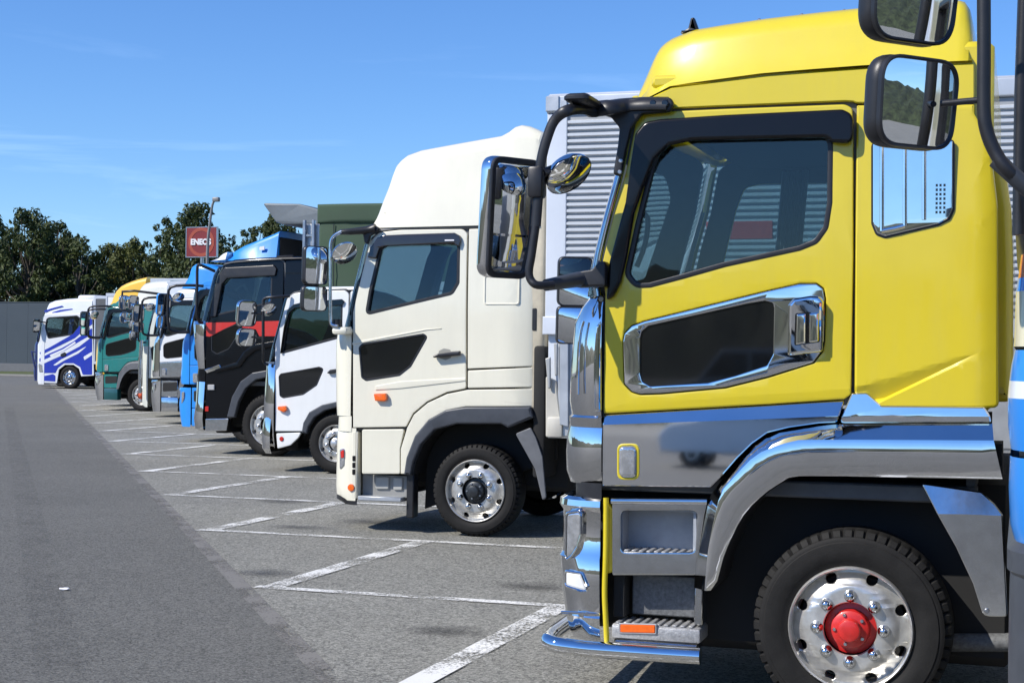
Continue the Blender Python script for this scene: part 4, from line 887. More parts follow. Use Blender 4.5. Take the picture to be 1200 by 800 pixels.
panel('roof_crease', rp([(0.444, 3.131), (1.085, 3.228), (1.563, 3.293), (1.65, 3.275), (1.085, 3.195), (0.481, 3.097)], .01), WHT, wr, .05, .06, bev=.012, bres=1, warp=lambda x, z: .09 * max(0, z - 2.95))
interior(wr, .25, [(2.06, 2.68)][0][0], 1.35, [(0.321, 2.142)][0][1] + .02, [(0.758, 2.938)][0][1] - .02, WW)
# mirror stay
a_ = [(x, -.02, z) for x, z in [(0.409, 2.963), (0.31, 2.944)]] + [(x, -.15, z) for x, z in [(0.194, 2.921), (0.095, 2.918)]]
arm = tube('mirror_arm', a_, [.045, .025], BLACK, wr, 8)
panel('arm_foot', rp([(0.264, 2.96), (0.417, 2.983), (0.462, 2.957), (0.355, 2.883), (0.329, 2.8), (0.293, 2.826)], .02), BLACK, arm, -.03, .04, bev=.01)
tube('mirror_stay', [(x, -.16, z) for x, z in [(0.118, 2.925), (0.028, 2.877), (-0.003, 2.802), (-0.005, 2.602), (-0.0, 2.269), (0.007, 2.053), (0.031, 2.012), (0.085, 2.004)]], .018, CHROME2, arm, 8, 3)
box('stay_base', ([(0.013, 2.021)][0][0], -.16, [(0.014, 1.921)][0][1]), ([(0.176, 2.022)][0][0], .02, [(0.013, 1.996)][0][1]), WHT, arm, .03, 2)
tube('stay_knob', [([(0.049, 2.021)][0][0], -.1, [(0.049, 1.996)][0][1]), ([(0.049, 2.021)][0][0], -.1, [(0.048, 2.071)][0][1])], .045, BLACK, arm, 12)
for (c_, w_, h_, a) in (([(-0.146, 2.594)][0], .27, .38, 58), ([(-0.155, 2.269)][0], .28, .25, 58)):
    mirror(wr, (c_[0], -.18, c_[1]), w_, h_, math.radians(a), BLACK, .07, .06, tilt=.03)
c_ = [(0.139, 2.711)][0]; round_mirror(wr, (c_[0], -.14, c_[1]), .13, (.6, -.5, -.62), CHROME)
wx, wz = [(1.452, 0.442)][0]
wheel(wr, wx, .03, .44, .296, ALLOY, HUBDK, ph=.39); wheel(wr, wx, WW - .03, .44, .296, ALLOY, HUBDK, False, True); axle(wr, wx, .44, WW)
chassis(wr, .5, 11.2, .62, WW); underbody(wr, .4, 2.3, .42, 1.2, WW)
box('front_crossmember', (.2, .3, .3), (.45, WW - .3, 1.8), DARK, wr, .03)
# silver box: wing panel with ribs, rails, post, drop gates
bx0 = [(2.144, 2.679)][0][0]; bx1 = bx0 + 9.6; zt = [(2.133, 4.186)][0][1]; zm = [(2.161, 1.939)][0][1]; zg = [(2.173, 0.967)][0][1]
cb = box('cargo_box', (bx0 + .02, .03, zg), (bx1, WW - .03, zt - .02), ALULT, wr, .01)
pw = [(2.344, 2.677)][0][0] - bx0
panel('front_post', rect(bx0, zm, bx0 + pw - .004, zt - .17), ALULT, cb, -.02, .06, bev=.012, bres=1)
for q in (rect(bx0 - .005, zt - .165, bx1, zt),): panel('top_rail', q, ALU, cb, -.03, .08, bev=.02, bres=2)
box('roof_cap', (bx0, .0, zt - .01), (bx1, WW, zt + .02), ALU, cb, .015)
for q in (rect(bx0 - .01, zt - .15, bx0 + .12, zt - .01), rect(bx0 + .14, zt - .12, bx0 + .2, zt - .05)): panel('hinge_plate', q, GALV, cb, -.045, .03, bev=.006)
panel('bottom_rail', rect(bx0 - .02, zm, bx1, zm + .17), ALULT, cb, -.035, .06, bev=.012, bres=1)
zr0, zr1 = zm + .18, zt - .18; npitch = .0595; nr = int((zr1 - zr0) / npitch)
rm = loft_mesh([[(x, .012, -.02), (x, -.018, -.012), (x, -.018, .010), (x, .012, .020)] for x in (bx0 + pw, bx1 - .1)], smooth=0)
RIB = mat('rib_alu', (0.60, 0.62, 0.64), .42, .25, 0, .06, 2)
for k in range(nr): link('side_rib', recolor(rm, RIB), None, cb, (0, 0, zr0 + (k + .5) * npitch))
panel('side_backing', rect(bx0 + pw - .01, zr0 - .01, bx1, zr1 + .01), mat('rib_backing', (0.34, 0.35, 0.36), .5, .2), cb, .01, .02, bev=.002)
panel('red_stripe', rect(*[(3.671, 2.815)][0], *[(4.276, 2.978)][0]), mat('stripe_red', (0.55, 0.05, 0.035), .5), cb, -.024, .045, bev=.004)
for i in range(5):
    x0 = bx0 + .03 + i * 1.9
    panel('drop_gate', rect(x0 + .1, zg + .02, x0 + 1.78, zm - .04), GALV, cb, -.01, .05, bev=.01, bres=1)
    box('gate_post', (x0 + 1.79, -.025, zg - .05), (x0 + 1.88, .06, zm - .01), GALV, cb, .008)
q1 = [(2.296, 1.9), (2.383, 1.901), (2.393, 1.077), (2.305, 1.099)]
panel('gate_post', rp(q1, .005), GALV, cb, -.045, .05, bev=.006)
for q in ([(2.164, 1.714), (2.214, 1.73), (2.218, 1.433), (2.193, 1.433)], [(2.246, 1.859), (2.284, 1.86), (2.283, 1.555), (2.258, 1.554)]):
    panel('gate_latch', rp(q, .008), mat('latch_zinc', (.5, .5, .48), .45, .5), cb, -.06, .03, bev=.008)
panel('front_gate', rp([(2.158, 1.553), (2.259, 1.506), (2.304, 1.187), (2.307, 0.979), (2.165, 0.975)], .02), mat('gate_cream', (.5, .48, .42), .5), cb, -.02, .04, bev=.01)
box('gate_foot', ([(2.18, 1.071)][0][0], -.04, [(2.181, 0.975)][0][1]), ([(2.331, 1.075)][0][0], .02, [(2.179, 1.168)][0][1]), mat('gate_cream', (.5, .48, .42), .5), cb, .02, 2)
for x in (7.6, 8.9):
    wheel(wr, x, .02, .44, .296, ALLOY, HUBDK, False); wheel(wr, x, WW, .44, .296, ALLOY, HUBDK, False, True); axle(wr, x, .44, WW)

# ================================================================== small white truck
PW = paint('clean_white', (0.74, 0.75, 0.74), 0.03)
SW = 2.3
SS = dict(
 door=rp([(0.186, 0.592), (0.161, 1.845), (0.226, 2.082), (0.343, 2.516), (0.437, 2.591), (0.641, 2.621), (1.259, 2.639), (1.313, 2.59), (1.334, 1.05), (1.148, 1.027), (0.934, 0.98), (0.747, 0.877), (0.654, 0.727), (0.616, 0.603)], [.01,.01,0,.06,.1,0,.08,.05,.01,0,0,0,.02,.01]),
 win=rp([(0.279, 1.735), (0.323, 2.02), (0.38, 2.318), (0.467, 2.399), (1.208, 2.449), (1.215, 1.978)], [.03,0,.04,.06,.05,.05]),
 low=rp([(0.236, 1.387), (0.254, 1.108), (0.309, 1.078), (0.622, 1.134), (0.836, 1.273), (0.94, 1.508), (0.872, 1.532), (0.263, 1.424)], .04),
 rear=[rp([(1.339, 2.627), (2.023, 2.651), (2.077, 2.578), (2.097, 1.065), (1.361, 1.05)], .03)])
sr = empty('truck', (-10.524, 20.8, 0.0), 'small clean white truck cab with chrome corner strip beside the black truck', 'truck', GROUP)
def stum(x, z): return .05 * max(0, z - 2.2) ** 1.3
cab_white(sr, SS, PW, stum, SW, tum=stum)
panel('skirt_panel', rp([(0.2, 0.561), (0.602, 0.584), (0.549, 0.502), (0.428, 0.394), (0.224, 0.338)], .02), PW, sr, 0, .05, bev=.01, bres=1)
panel('arch_flare', rp([(0.616, 0.578), (0.641, 0.727), (0.733, 0.883), (0.934, 0.992), (1.148, 1.04), (1.757, 1.058), (1.758, 0.985), (1.176, 0.961), (0.975, 0.907), (0.815, 0.805), (0.723, 0.667), (0.697, 0.568)], .01), GUARD, sr, -.03, .1, bev=.02, bres=2)
panel('arch_liner', rp([(0.593, 0.294), (0.723, 0.667), (0.975, 0.907), (1.758, 0.961), (1.77, 0.148)], .05), DARK, sr, .38, .03)
fascia('corner_panel', BUL([(0.032, 0.351), (0.015, 0.525), (0.003, 0.898), (0.019, 1.209), (0.028, 1.52), (-0.014, 1.595)], [-.02, .02, .03, .022, 0, -.03]), [(0.171, 1.15)][0][0], CHROME, sr, SW, .22)
fascia('bumper', BUL([(0.033, 0.264), (-0.002, 0.338), (-0.006, 0.587), (0.025, 0.824)], [-.02, .03, .045, .0]), [(0.125, 0.528)][0][0], CHROME, sr, SW, .2, -.01)
fascia('windscreen', [(0.055, 1.595), (0.134, 1.833), (0.225, 2.144), (0.316, 2.516), (0.37, 2.566)], [(z, x - .006) for x, z in [(0.151, 1.597), (0.154, 1.833), (0.259, 2.206), (0.35, 2.516), (0.424, 2.578)]], GLASSW, sr, SW, .2, .02)
fascia('cab_front', [(0.055, 1.571), (0.014, 1.595)], [(0.15, 1.646)][0][0], PW, sr, SW, .22)
roof('cab_roof', [(0.329, 2.554), (0.369, 2.591), (0.437, 2.634), (0.532, 2.665), (0.64, 2.683), (1.004, 2.695), (1.735, 2.7), (2.049, 2.687)], [(0.316, 2.529), (0.437, 2.603), (0.641, 2.634), (2.075, 2.663)], PW, sr, SW, .02, .05, .08, .5, .15)
box('rear_wall_outer', ([(1.481, 1.907)][0][0], .04, 1.1), ([(2.073, 1.912)][0][0], SW - .04, 2.7), PW, sr, .05, 2)
panel('window_visor', rp([(0.259, 1.722), (0.308, 2.082), (0.366, 2.355), (0.467, 2.436), (0.643, 2.473), (1.221, 2.511), (1.261, 2.48), (1.235, 2.425), (0.481, 2.38), (0.401, 2.318), (0.323, 2.008), (0.293, 1.722)], .015), SMOKE, sr, -.03, .02, bev=.006, warp=stum)
panel('side_marker', rp([(0.236, 0.953), (0.372, 0.968), (0.387, 0.906), (0.34, 0.868), (0.243, 0.903)], .02), ORANGE, sr, -.05, .05, bev=.015, bres=1)
panel('round_reflector', circ(*[(0.291, 0.483)][0], .034, 16), REDL, sr, -.012, .02, bev=.006)
panel('door_handle', rp([(1.008, 1.448), (1.061, 1.498), (1.168, 1.512), (1.168, 1.463), (1.062, 1.437)], .012), BLACK, sr, -.05, .05, bev=.012)
interior(sr, .25, [(2.007, 1.911)][0][0], 1.15, [(0.3, 1.747)][0][1] + .02, [(0.804, 2.578)][0][1], SW)
tube('mirror_stay', [(x, -.02, z) for x, z in [(0.397, 2.554)]] + [(x, -.15, z) for x, z in [(0.226, 2.535), (0.062, 2.511), (0.043, 2.387), (0.053, 1.769)]] + [(x, -.05, z) for x, z in [(0.011, 1.595), (0.081, 1.559)]], .022, BLACK, sr, 8, 3)
for (c_, w_, h_, hm) in (([(-0.157, 2.291)][0], .30, .38, CHROME), ([(-0.152, 1.945)][0], .30, .26, CHROME)):
    mirror(sr, (c_[0], -.25, c_[1]), w_, h_, math.radians(57), hm, .10, .10)
    tube('mirror_link', [(c_[0] + .08, -.2, c_[1]), ([(0.051, 1.892)][0][0], -.15, c_[1])], .014, BLACK, sr, 6)
c_ = [(0.108, 2.351)][0]; round_mirror(sr, (c_[0], -.1, c_[1]), .12, (.6, -.5, -.62), BLACK)
wx, wz = [(1.143, 0.458)][0]
wheel(sr, wx, .02, .44, .265, ALLOY, ALLOY, ph=.2); wheel(sr, wx, SW - .02, .44, .265, ALLOY, HUBDK, False, True); axle(sr, wx, .44, SW)
chassis(sr, .4, 7, .6, SW); underbody(sr, .35, 2.0, .42, 1.1, SW); box('front_crossmember', (.2, .3, .3), (.4, SW - .3, 1.6), DARK, sr, .03)
cargo_box(sr, 2.2, 7.4, .95, 2.75, ALULT, SW)
wheel(sr, 6.0, .02, .44, .265, ALLOY, HUBDK, False); wheel(sr, 6.0, SW - .02, .44, .265, ALLOY, HUBDK, False, True); axle(sr, 6.0, .44, SW)

# ================================================================== black truck with green canvas body
BLK = mat('body_black', (0.004, 0.004, 0.005), 0.2, 0, 0.15, 0.1, 3, spec=.25); REDP = paint('red', (0.55, 0.022, 0.015))
KS = dict(
 door=rp([(0.192, 0.621), (0.172, 1.904), (0.244, 2.511), (0.381, 3.029), (0.491, 3.202), (0.699, 3.236), (1.507, 3.274), (1.586, 3.223), (1.612, 1.435), (1.392, 1.424), (1.077, 1.384), (0.857, 1.238), (0.701, 0.977), (0.61, 0.631)], [.01,.02,0,0,.08,0,.08,.04,.01,0,0,0,0,.01]),
 win=rp([(0.343, 2.352), (0.44, 2.871), (0.559, 3.007), (1.369, 3.04), (1.375, 2.57)], .05),
 low=rp([(0.288, 1.747), (0.284, 2.021), (0.508, 2.109), (0.731, 2.196), (0.811, 2.153), (0.781, 2.024), (0.609, 1.779), (0.386, 1.69)], .04),
 rear=[rp([(1.616, 3.266), (1.913, 3.278), (1.976, 3.193), (2.001, 1.44), (1.643, 1.435)], .03)])
kr = empty('truck', (-13.322, 23.8, 0.0), 'black truck cab with red stripe and grille chrome, green canvas body behind', 'truck', GROUP)
def ktum(x, z): return .05 * max(0, z - 2.2) ** 1.3
cab_white(kr, KS, BLK, ktum, W, tum=ktum)
panel('red_stripe', rp([(0.176, 2.222), (0.778, 2.232), (0.699, 2.189), (0.508, 2.109), (0.252, 1.984), (0.179, 1.991)], .01), REDP, kr, -.006, .012, bev=.003)
panel('red_stripe', rp([(0.858, 2.24), (1.584, 2.258), (1.588, 2.002), (1.179, 1.999), (1.114, 2.113), (0.859, 2.139)], .02), REDP, kr, -.006, .012, bev=.003)
panel('window_visor', rp([(0.263, 2.309), (0.306, 2.698), (0.398, 3.029), (0.508, 3.151), (1.414, 3.189), (1.47, 3.125), (1.448, 3.011), (0.559, 2.971), (0.464, 2.871), (0.376, 2.324)], .02), BLACK, kr, -.04, .045, bev=.012, bres=1, warp=ktum)
panel('door_shoulder', rp([(0.357, 1.445), (0.772, 1.566), (0.897, 1.739), (1.054, 1.855), (1.604, 1.945), (1.606, 1.86), (1.119, 1.756), (0.962, 1.64), (0.837, 1.481), (0.374, 1.373)], .03), BLK, kr, -.03, .05, bev=.02, bres=2)
panel('arch_flare', rp([(0.61, 0.631), (0.701, 0.977), (0.857, 1.238), (1.077, 1.391), (1.392, 1.446), (2.001, 1.454), (2.003, 1.342), (1.409, 1.332), (1.142, 1.271), (0.954, 1.125), (0.83, 0.908), (0.754, 0.634)], .02), GUARD, kr, -.05, .1, bev=.02, bres=2)
panel('arch_liner', rp([(0.631, 0.33), (0.83, 0.908), (1.142, 1.271), (2.003, 1.327), (2.019, 0.227)], .05), DARK, kr, .38, .03)
fascia('chrome_pillar', BUL([(0.034, 1.441), (-0.022, 1.903), (-0.059, 2.192), (-0.076, 2.249)], [-.02, .03, .02, -.03]), [(0.156, 1.904)][0][0], CHROME, kr, W, .16, -.01)
fascia('corner_panel', [(0.037, 1.224), (0.019, 1.325), (0.034, 1.441)], [(0.173, 1.327)][0][0], BLK, kr, W, .2)
fascia('bumper', BUL([(0.066, 0.387), (0.0, 0.429), (-0.01, 0.602), (0.01, 0.891), (0.004, 1.223)], [-.03, .02, .05, .02, -.02]), [(0.158, 0.75)][0][0], CHROME, kr, W, .2)
panel('skirt_panel', rp([(0.184, 0.599), (0.627, 0.617), (0.59, 0.408), (0.187, 0.39)], .015), CHROME2, kr, -.006, .05, bev=.01, bres=1)
panel('chrome_trim', rp([(0.164, 1.428), (0.453, 1.518), (0.486, 1.461), (0.213, 1.371)], .01), CHROME, kr, -.03, .04, bev=.01)
panel('side_lamp', rp([(0.232, 1.177), (0.361, 1.179), (0.363, 1.085), (0.233, 1.083)], .02), mat('lamp_grey', (.4, .4, .4), .3), kr, -.03, .03, bev=.01)
panel('red_reflector', rp([(0.186, 0.808), (0.254, 0.81), (0.255, 0.723), (0.187, 0.722)], .015), REDL, kr, -.02, .02, bev=.006)
fascia('windscreen', [(0.102, 2.25), (0.163, 2.51), (0.301, 3.03), (0.395, 3.173)], [(z, x - .01) for x, z in [(0.175, 2.251), (0.252, 2.511), (0.389, 3.029), (0.492, 3.187)]], GLASSW, kr, W, .2, .02)
roof('cab_roof', [(0.379, 3.173), (0.427, 3.224), (0.491, 3.259), (0.618, 3.294), (0.937, 3.313), (1.49, 3.331), (1.927, 3.334)], [(0.38, 3.145), (0.507, 3.209), (0.699, 3.243), (1.507, 3.281), (1.975, 3.285)], BLK, kr, W, .02, .05, .07, .5, .12)
tube('roof_rail', [(x, .12, z) for x, z in [(1.431, 3.289), (1.438, 3.331), (1.713, 3.344), (1.73, 3.301)]], .02, BLACK, kr, 6)
box('rear_wall_outer', ([(1.589, 1.917)][0][0], .04, 1.1), ([(1.979, 1.92)][0][0], W - .04, 3.1), BLK, kr, .04)
interior(kr, .25, [(1.932, 1.92)][0][0], 1.25, [(0.343, 2.352)][0][1] + .02, [(0.939, 3.228)][0][1], W)
tube('mirror_stay', [(x, -.03, z) for x, z in [(0.348, 3.087)]] + [(x, -.2, z) for x, z in [(0.183, 3.178), (0.111, 3.164), (0.107, 2.905), (0.116, 2.303)]] + [(x, -.03, z) for x, z in [(0.119, 2.221)]], .026, BLACK, kr, 8, 2)
wx, wz = [(1.366, 0.507)][0]
wheel(kr, wx, -.01, .52, .335, ALLOY, HUBDK, ph=.1, steer=-.06); wheel(kr, wx, W + .01, .52, .335, ALLOY, HUBDK, False, True); axle(kr, wx, .52)
chassis(kr, .4, 9, .7); underbody(kr, .4, 2.0, .45, 1.2); box('front_crossmember', (.2, .3, .35), (.45, W - .3, 1.7), DARK, kr, .03)
CANV = mat('green_canvas', (0.040, 0.074, 0.042), 0.8, 0, 0, 0.18, 1.2, bump=0.15, bscale=8)
cx0, cz1 = [(2.225, 4.178)][0]; cz0 = 1.25
gb = panel('canvas_side', rect(cx0, cz0, cx0 + 6.5, cz1), CANV, kr, .0, W, bev=.06, bres=2, warp=lambda x, z: (.02 * math.sin(x * 5 + z) + .015 * math.sin(z * 7 + x * 2)), cell=.25)
panel('canvas_flap', rect(cx0 - .02, [(2.229, 3.868)][0][1], cx0 + 6.52, cz1 + .01), CANV, gb, -.03, W + .06, bev=.05, bres=2, warp=lambda x, z: .02 * math.sin(x * 4.1), cell=.3)
for k in range(8): tube('canvas_rope', [(cx0 + .3 + k * .8, -.035, cz1 - .32), (cx0 + .32 + k * .8, -.03, cz0 + .1)], .008, BLACK, gb, 5)
box('flatbed', (cx0, .0, 1.0), (cx0 + 6.5, W, 1.25), DUSTY, kr, .02)
wheel(kr, 7.5, .0, .52, .335, ALLOY, HUBDK, False); wheel(kr, 7.5, W, .52, .335, ALLOY, HUBDK, False, True); axle(kr, 7.5, .52)

# ================================================================== cabs of the yellow truck's pattern in other colours
def cab_pattern(root, PM, skirt_m, bump_m, corner_m, flare_m=None, hubm=None, near_wheel=True, lowm=None, stripe=None, mirrors=True, topz=None, mirror_m=None):
    S = dict(door=YS['door'], win=YS['win'], low=YS['low'], rear=YS['rear'])
    cab_white(root, S, PM, lambda x, z: .05 * max(0, z - 2.35) ** 1.3, W, tum=lambda x, z: .05 * max(0, z - 2.35) ** 1.3)
    panel('cab_roof_band', [p for p in YS['band'] if True], PM, root, -.004, .05, bev=.006, warp=rearcurl) if topz is None else None
    panel('door_skirt', ds, skirt_m, root, -.012, .05, bev=.01, bres=1)
    panel('rear_skirt', [(1.449, 1.576), (2.117, 1.524), (2.118, 1.461), (1.39, 1.441)], skirt_m, root, -.01, .05, bev=.006)
    strip('fender_flare', [fo2, fm], [-.002, -.075], flare_m or skirt_m, root); strip('fender_lip', [fm, fi], [-.077, -.07], flare_m or GUARD, root)
    panel('fender_liner', [fi + [(2.137, 1.363), (1.298, 1.355), (1.054, 1.303), (0.915, 1.178), (0.829, 0.992), (0.77, 0.619)]], DARK, root, .02, .3, bev=.004)
    box('step_panel', ([(0.28, 0.969)][0][0], .0, [(0.284, 0.646)][0][1]), ([(0.715, 0.987)][0][0], .1, [(0.279, 1.037)][0][1]), skirt_m, root, .01)
    panel('step_opening', rp(hs_, .02), DARK, root, -.006, .02, bev=.002)
    box('lower_step', ([(0.287, 0.396)][0][0], -.005, [(0.288, 0.303)][0][1]), ([(0.734, 0.425)][0][0], .2, [(0.284, 0.638)][0][1]), lowm or skirt_m, root, .012, 2)
    fascia('corner_panel', [(0.053, 1.103), (0.037, 1.161), (0.036, 1.259), (0.041, 1.337), (0.05, 1.388), (0.053, 1.436), (0.053, 1.517), (0.063, 1.732), (0.079, 1.913), (0.114, 1.99), (0.166, 2.061), (0.192, 2.076)], [(0.22, 1.819)][0][0], corner_m, root, W, .26)
    fascia('bumper', [(0.072, 0.288), (0.039, 0.436), (0.017, 0.584), (0.006, 0.73), (0.025, 0.872), (0.024, 0.958), (0.005, 0.992), (0.027, 1.036)], [(0.261, 0.756)][0][0], bump_m, root, W, .22)
    panel('headlight', hl, CLEAR, root, -.01, .03, bev=.008, warp=bw, cell=.05)
    fascia('windscreen', [(0.139, 2.05), (0.156, 2.183), (0.219, 2.439), (0.282, 2.672), (0.319, 2.884), (0.348, 3.028)], [(z, x - .008) for x, z in wsx], GLASSW, root, W, .20, .02, .05)
    panel('window_visor', rp(vo, .02), MATS['visor_black'], root, -.04, .045, bev=.014, warp=vis, cell=.2)
    panel('side_marker', rp(mk, .03), CLEAR, root, -.04, .04, bev=.012)
    box('rear_wall_outer', (2.0, .06, .98), (2.2, W - .06, 2.95), PM, root, .03)
    interior(root, .2, 2.15, 1.15, YS['win'][0][1] + .05, 2.96, W)
    if mirrors:
        mm = mirror_m or BLACK
        tube('mirror_stay', [(.52, -.03, 2.98), (.3, -.16, 2.99), (-.05, -.26, 2.95), (-.1, -.28, 2.7), (-.08, -.28, 2.2), (.0, -.2, 2.1), (.22, -.05, 2.1)], .028, BLACK, root, 8, 3)
        mirror(root, (-.18, -.28, 2.62), .28, .42, math.radians(57), mm, .09, .07); mirror(root, (-.18, -.28, 2.28), .27, .24, math.radians(57), mm, .08, .06)
        round_mirror(root, (.08, -.2, 2.75), .12, (.6, -.4, -.7), CHROME)
    wx_ = 1.513
    wheel(root, wx_, .0, YR, .291, ALLOY, hubm or HUBDK); wheel(root, wx_, W, YR, .291, ALLOY, HUBDK, False, True); axle(root, wx_, YR)
    chassis(root, .5, 8, .7); underbody(root, .3, 2.1, .45, 1.2); box('front_crossmember', (.12, .25, .35), (.35, W - .25, 1.6), DARK, root, .03)
def low_roof(root, PM, dz=.0):
    roof('cab_roof', [(.40, 3.0 + dz), (.43, 3.07 + dz), (.5, 3.13 + dz), (.62, 3.18 + dz), (.9, 3.21 + dz), (2.1, 3.2 + dz), (2.14, 3.12 + dz)], 2.97, PM, root, W, .03, .06, .1, .5, .15)
def high_roof(root, PM, prof):
    roof('high_roof', prof, 3.0, PM, root, W, .04, .08, .16, .6, .12)
BLU = paint('sky_blue', (0.012, 0.24, 0.70)); TEAL = paint('teal', (0.006, 0.17, 0.155)); ORG = paint('orange_yellow', (0.78, 0.46, 0.012)); NAVY = paint('navy', (0.008, 0.02, 0.12)); GREYP = paint('silver_grey', (0.30, 0.31, 0.33)); CREAM = paint('cream_roof', (0.60, 0.61, 0.54)); COB = paint('cobalt', (0.003, 0.024, 0.36))
# sky-blue dump truck
br = empty('truck', (-15.426, 26.9, 0.0), 'sky blue truck cab with blue roof deflector and grey dump body guard', 'truck', GROUP)
cab_pattern(br, BLU, BLU, BLU, BLU, BLU, mirror_m=BLU)
roof('cab_roof', [(-0.043, 3.052), (-0.035, 3.15), (-0.009, 3.257), (0.046, 3.339), (0.119, 3.387), (0.229, 3.419), (0.357, 3.427), (0.523, 3.409), (0.743, 3.359), (0.926, 3.261)], 2.94, BLU, br, W, .02, .05, .14, .4, .3)
dfl = [(0.595, 3.499), (0.703, 3.547), (0.83, 3.603), (0.993, 3.675), (1.244, 3.77), (1.602, 3.887), (1.869, 3.981), (1.992, 4.036)]
d_ = roof('wind_deflector', dfl, [(0.522, 3.475), (2.143, 3.464)], BLU, br, W, .06, .10, .10, .9, .35)
box('deflector_shade_plate', (dfl[-1][0], .2, dfl[0][1] - .1), (dfl[-1][0] + .03, W - .2, dfl[-1][1] - .12), DARK, d_, .01)  # dark plate painted for the shade inside the hollow deflector
roof('deflector_nose', [(0.542, 3.473), (0.587, 3.522), (0.696, 3.57), (0.823, 3.61), (0.931, 3.641)], [(0.522, 3.458), (0.923, 3.488)], PW, br, W, .05, .05, .03, .5, .3)
panel('deflector_label', rp([(1.643, 3.724), (1.75, 3.739), (1.751, 3.666), (1.644, 3.659)], .01), SIGNW, d_, .06, .02, bev=.002)
gx0 = [(1.646, 4.565), (2.374, 4.544), (2.867, 4.407), (2.871, 4.16), (2.062, 4.147), (1.919, 4.198)]
panel('body_guard', rp(gx0, .03), mat('guard_grey', (.17, .19, .20), .5, .3), br, .15, W - .3, bev=.03, bres=1, warp=lambda x, z: .10 * math.sin((x - gx0[0][0]) * 1.3))
bx_ = [(2.53, 3.541)][0][0]
box('dump_body', (bx_, .05, 1.1), (bx_ + 5.5, W - .05, [(2.521, 4.149)][0][1]), GALV, br, .03)
for px in (0, 1, 2):
    x_ = [(2.609, 3.54), (2.792, 3.539), (2.967, 3.537)][px][0]
    box('ladder_post' if px < 2 else 'body_post', (x_ - .03, -.03, 1.3), (x_ + .03, .04, [(2.59, 4.212)][0][1]), STEEL, br, .01)
xa, xb = [(2.609, 3.54)][0][0], [(2.792, 3.539)][0][0]
for k in range(9): box('ladder_rung', (xa, -.01, 1.5 + k * .3), (xb, .02, 1.54 + k * .3), STEEL, br, .005)
for x in (6.2, 7.5): wheel(br, x, 0, YR, .291, ALLOY, HUBDK, False); wheel(br, x, W, YR, .291, ALLOY, HUBDK, False, True); axle(br, x, YR)
# white and chrome truck
gr_ = empty('truck', (-19.677, 33.0, 0.0), 'white truck cab with chrome lower half, cobalt blue bumper edge and many mirrors', 'truck', GROUP)
cab_pattern(gr_, PW, CHROME2, CHROME, CHROME, CHROME2, mirror_m=CHROME)
panel('bumper_blue_edge', rp([(-51.139, 86.695), (-45.513, 77.436), (-35.012, 59.721), (-24.696, 42.138), (-24.777, 42.077), (-35.116, 59.617)], .02), COB, gr_, -.03, .06, bev=.012)
low_roof(gr_, PW)
roof('air_box', [(26.008, -43.918), (21.123, -35.681), (18.757, -31.717), (18.419, -31.199), (17.952, -31.062), (17.809, -31.075), (18.593, -32.484)], [(26.414, -44.604), (25.307, -44.606)], PW, gr_, W, .25, .03, .08, .2, .05)
for k in range(3): box('air_box_rib', ([(21.087, -35.683)][0][0], .235, [(19.618, -33.193)][0][1] - k * .13), ([(20.49, -35.718)][0][0], .26, [(19.392, -32.812)][0][1] - k * .13), ALULT, gr_, .004)
tube('mirror_frame_bar', [(-.62, -.3, 2.95), (-.62, -.3, 3.12), (-.3, -.28, 3.14), (.2, -.1, 3.08), (.5, .0, 3.0)], .03, BLACK, gr_, 8)
for x, z in ((-.55, 2.86), (-.3, 2.86), (-.52, 2.5)): mirror(gr_, (x, -.3, z), .25, .34 if z > 2.6 else .26, math.radians(57), CHROME, .1, .1)
cargo_box(gr_, 2.4, 9, 1.05, 3.3, ALU)
for x in (7.2,): wheel(gr_, x, 0, YR, .291, ALLOY, HUBDK, False); wheel(gr_, x, W, YR, .291, ALLOY, HUBDK, False, True); axle(gr_, x, YR)
# cream truck between
cr_ = empty('truck', (-21.898, 36.3, 0.0), 'cream truck with a mint green corner cap and curved roof fairing beside the teal truck', 'truck', GROUP)
cab_white(cr_, WS, CREAM, wcurl, WW)
MINT = paint('mint', (.12, .5, .40))
fascia('corner_panel', [(0.111, 0.257), (0.01, 0.303), (0.009, 0.974), (0.005, 1.268), (-0.004, 1.603), (-0.003, 1.855)], [(0.16, 1.606)][0][0], CREAM, cr_, WW, .25)
fascia('corner_cap', [(-0.003, 1.847), (0.014, 1.956), (0.068, 2.015)], [(0.161, 1.899)][0][0], MINT, cr_, WW, .25, -.004)
fascia('windscreen', [(0.078, 1.982), (0.13, 2.141), (0.19, 2.401), (0.294, 2.794), (0.355, 2.943)], [(z, x - .006) for x, z in [(0.16, 1.982), (0.157, 2.141), (0.217, 2.401), (0.321, 2.793), (0.4, 2.943)]], GLASSW, cr_, WW, .22, .02)
panel('arch_flare', rp([(0.737, 0.571), (0.761, 0.738), (0.847, 0.955), (0.986, 1.115), (1.16, 1.209), (1.36, 1.242), (2.01, 1.256), (2.041, 1.156), (1.792, 1.053), (1.723, 1.088), (1.275, 1.077), (1.049, 1.014), (0.91, 0.87), (0.833, 0.69), (0.808, 0.574)], .01), GUARD, cr_, -.03, .10, bev=.02)
roof('roof_fairing', [(-0.501, 2.96), (-0.464, 3.051), (-0.415, 3.186), (-0.34, 3.321), (-0.24, 3.434), (-0.138, 3.501), (0.065, 3.546), (0.294, 3.567), (0.623, 3.578)], [(-0.33, 2.906), (0.808, 2.908)], CREAM, cr_, WW, .05, .1, .2, .6, .2)
tube('front_post', [(.05, -.15, 2.0), (.02, -.15, 1.3), (.03, -.15, .62)], .05, CHROME2, cr_, 8)
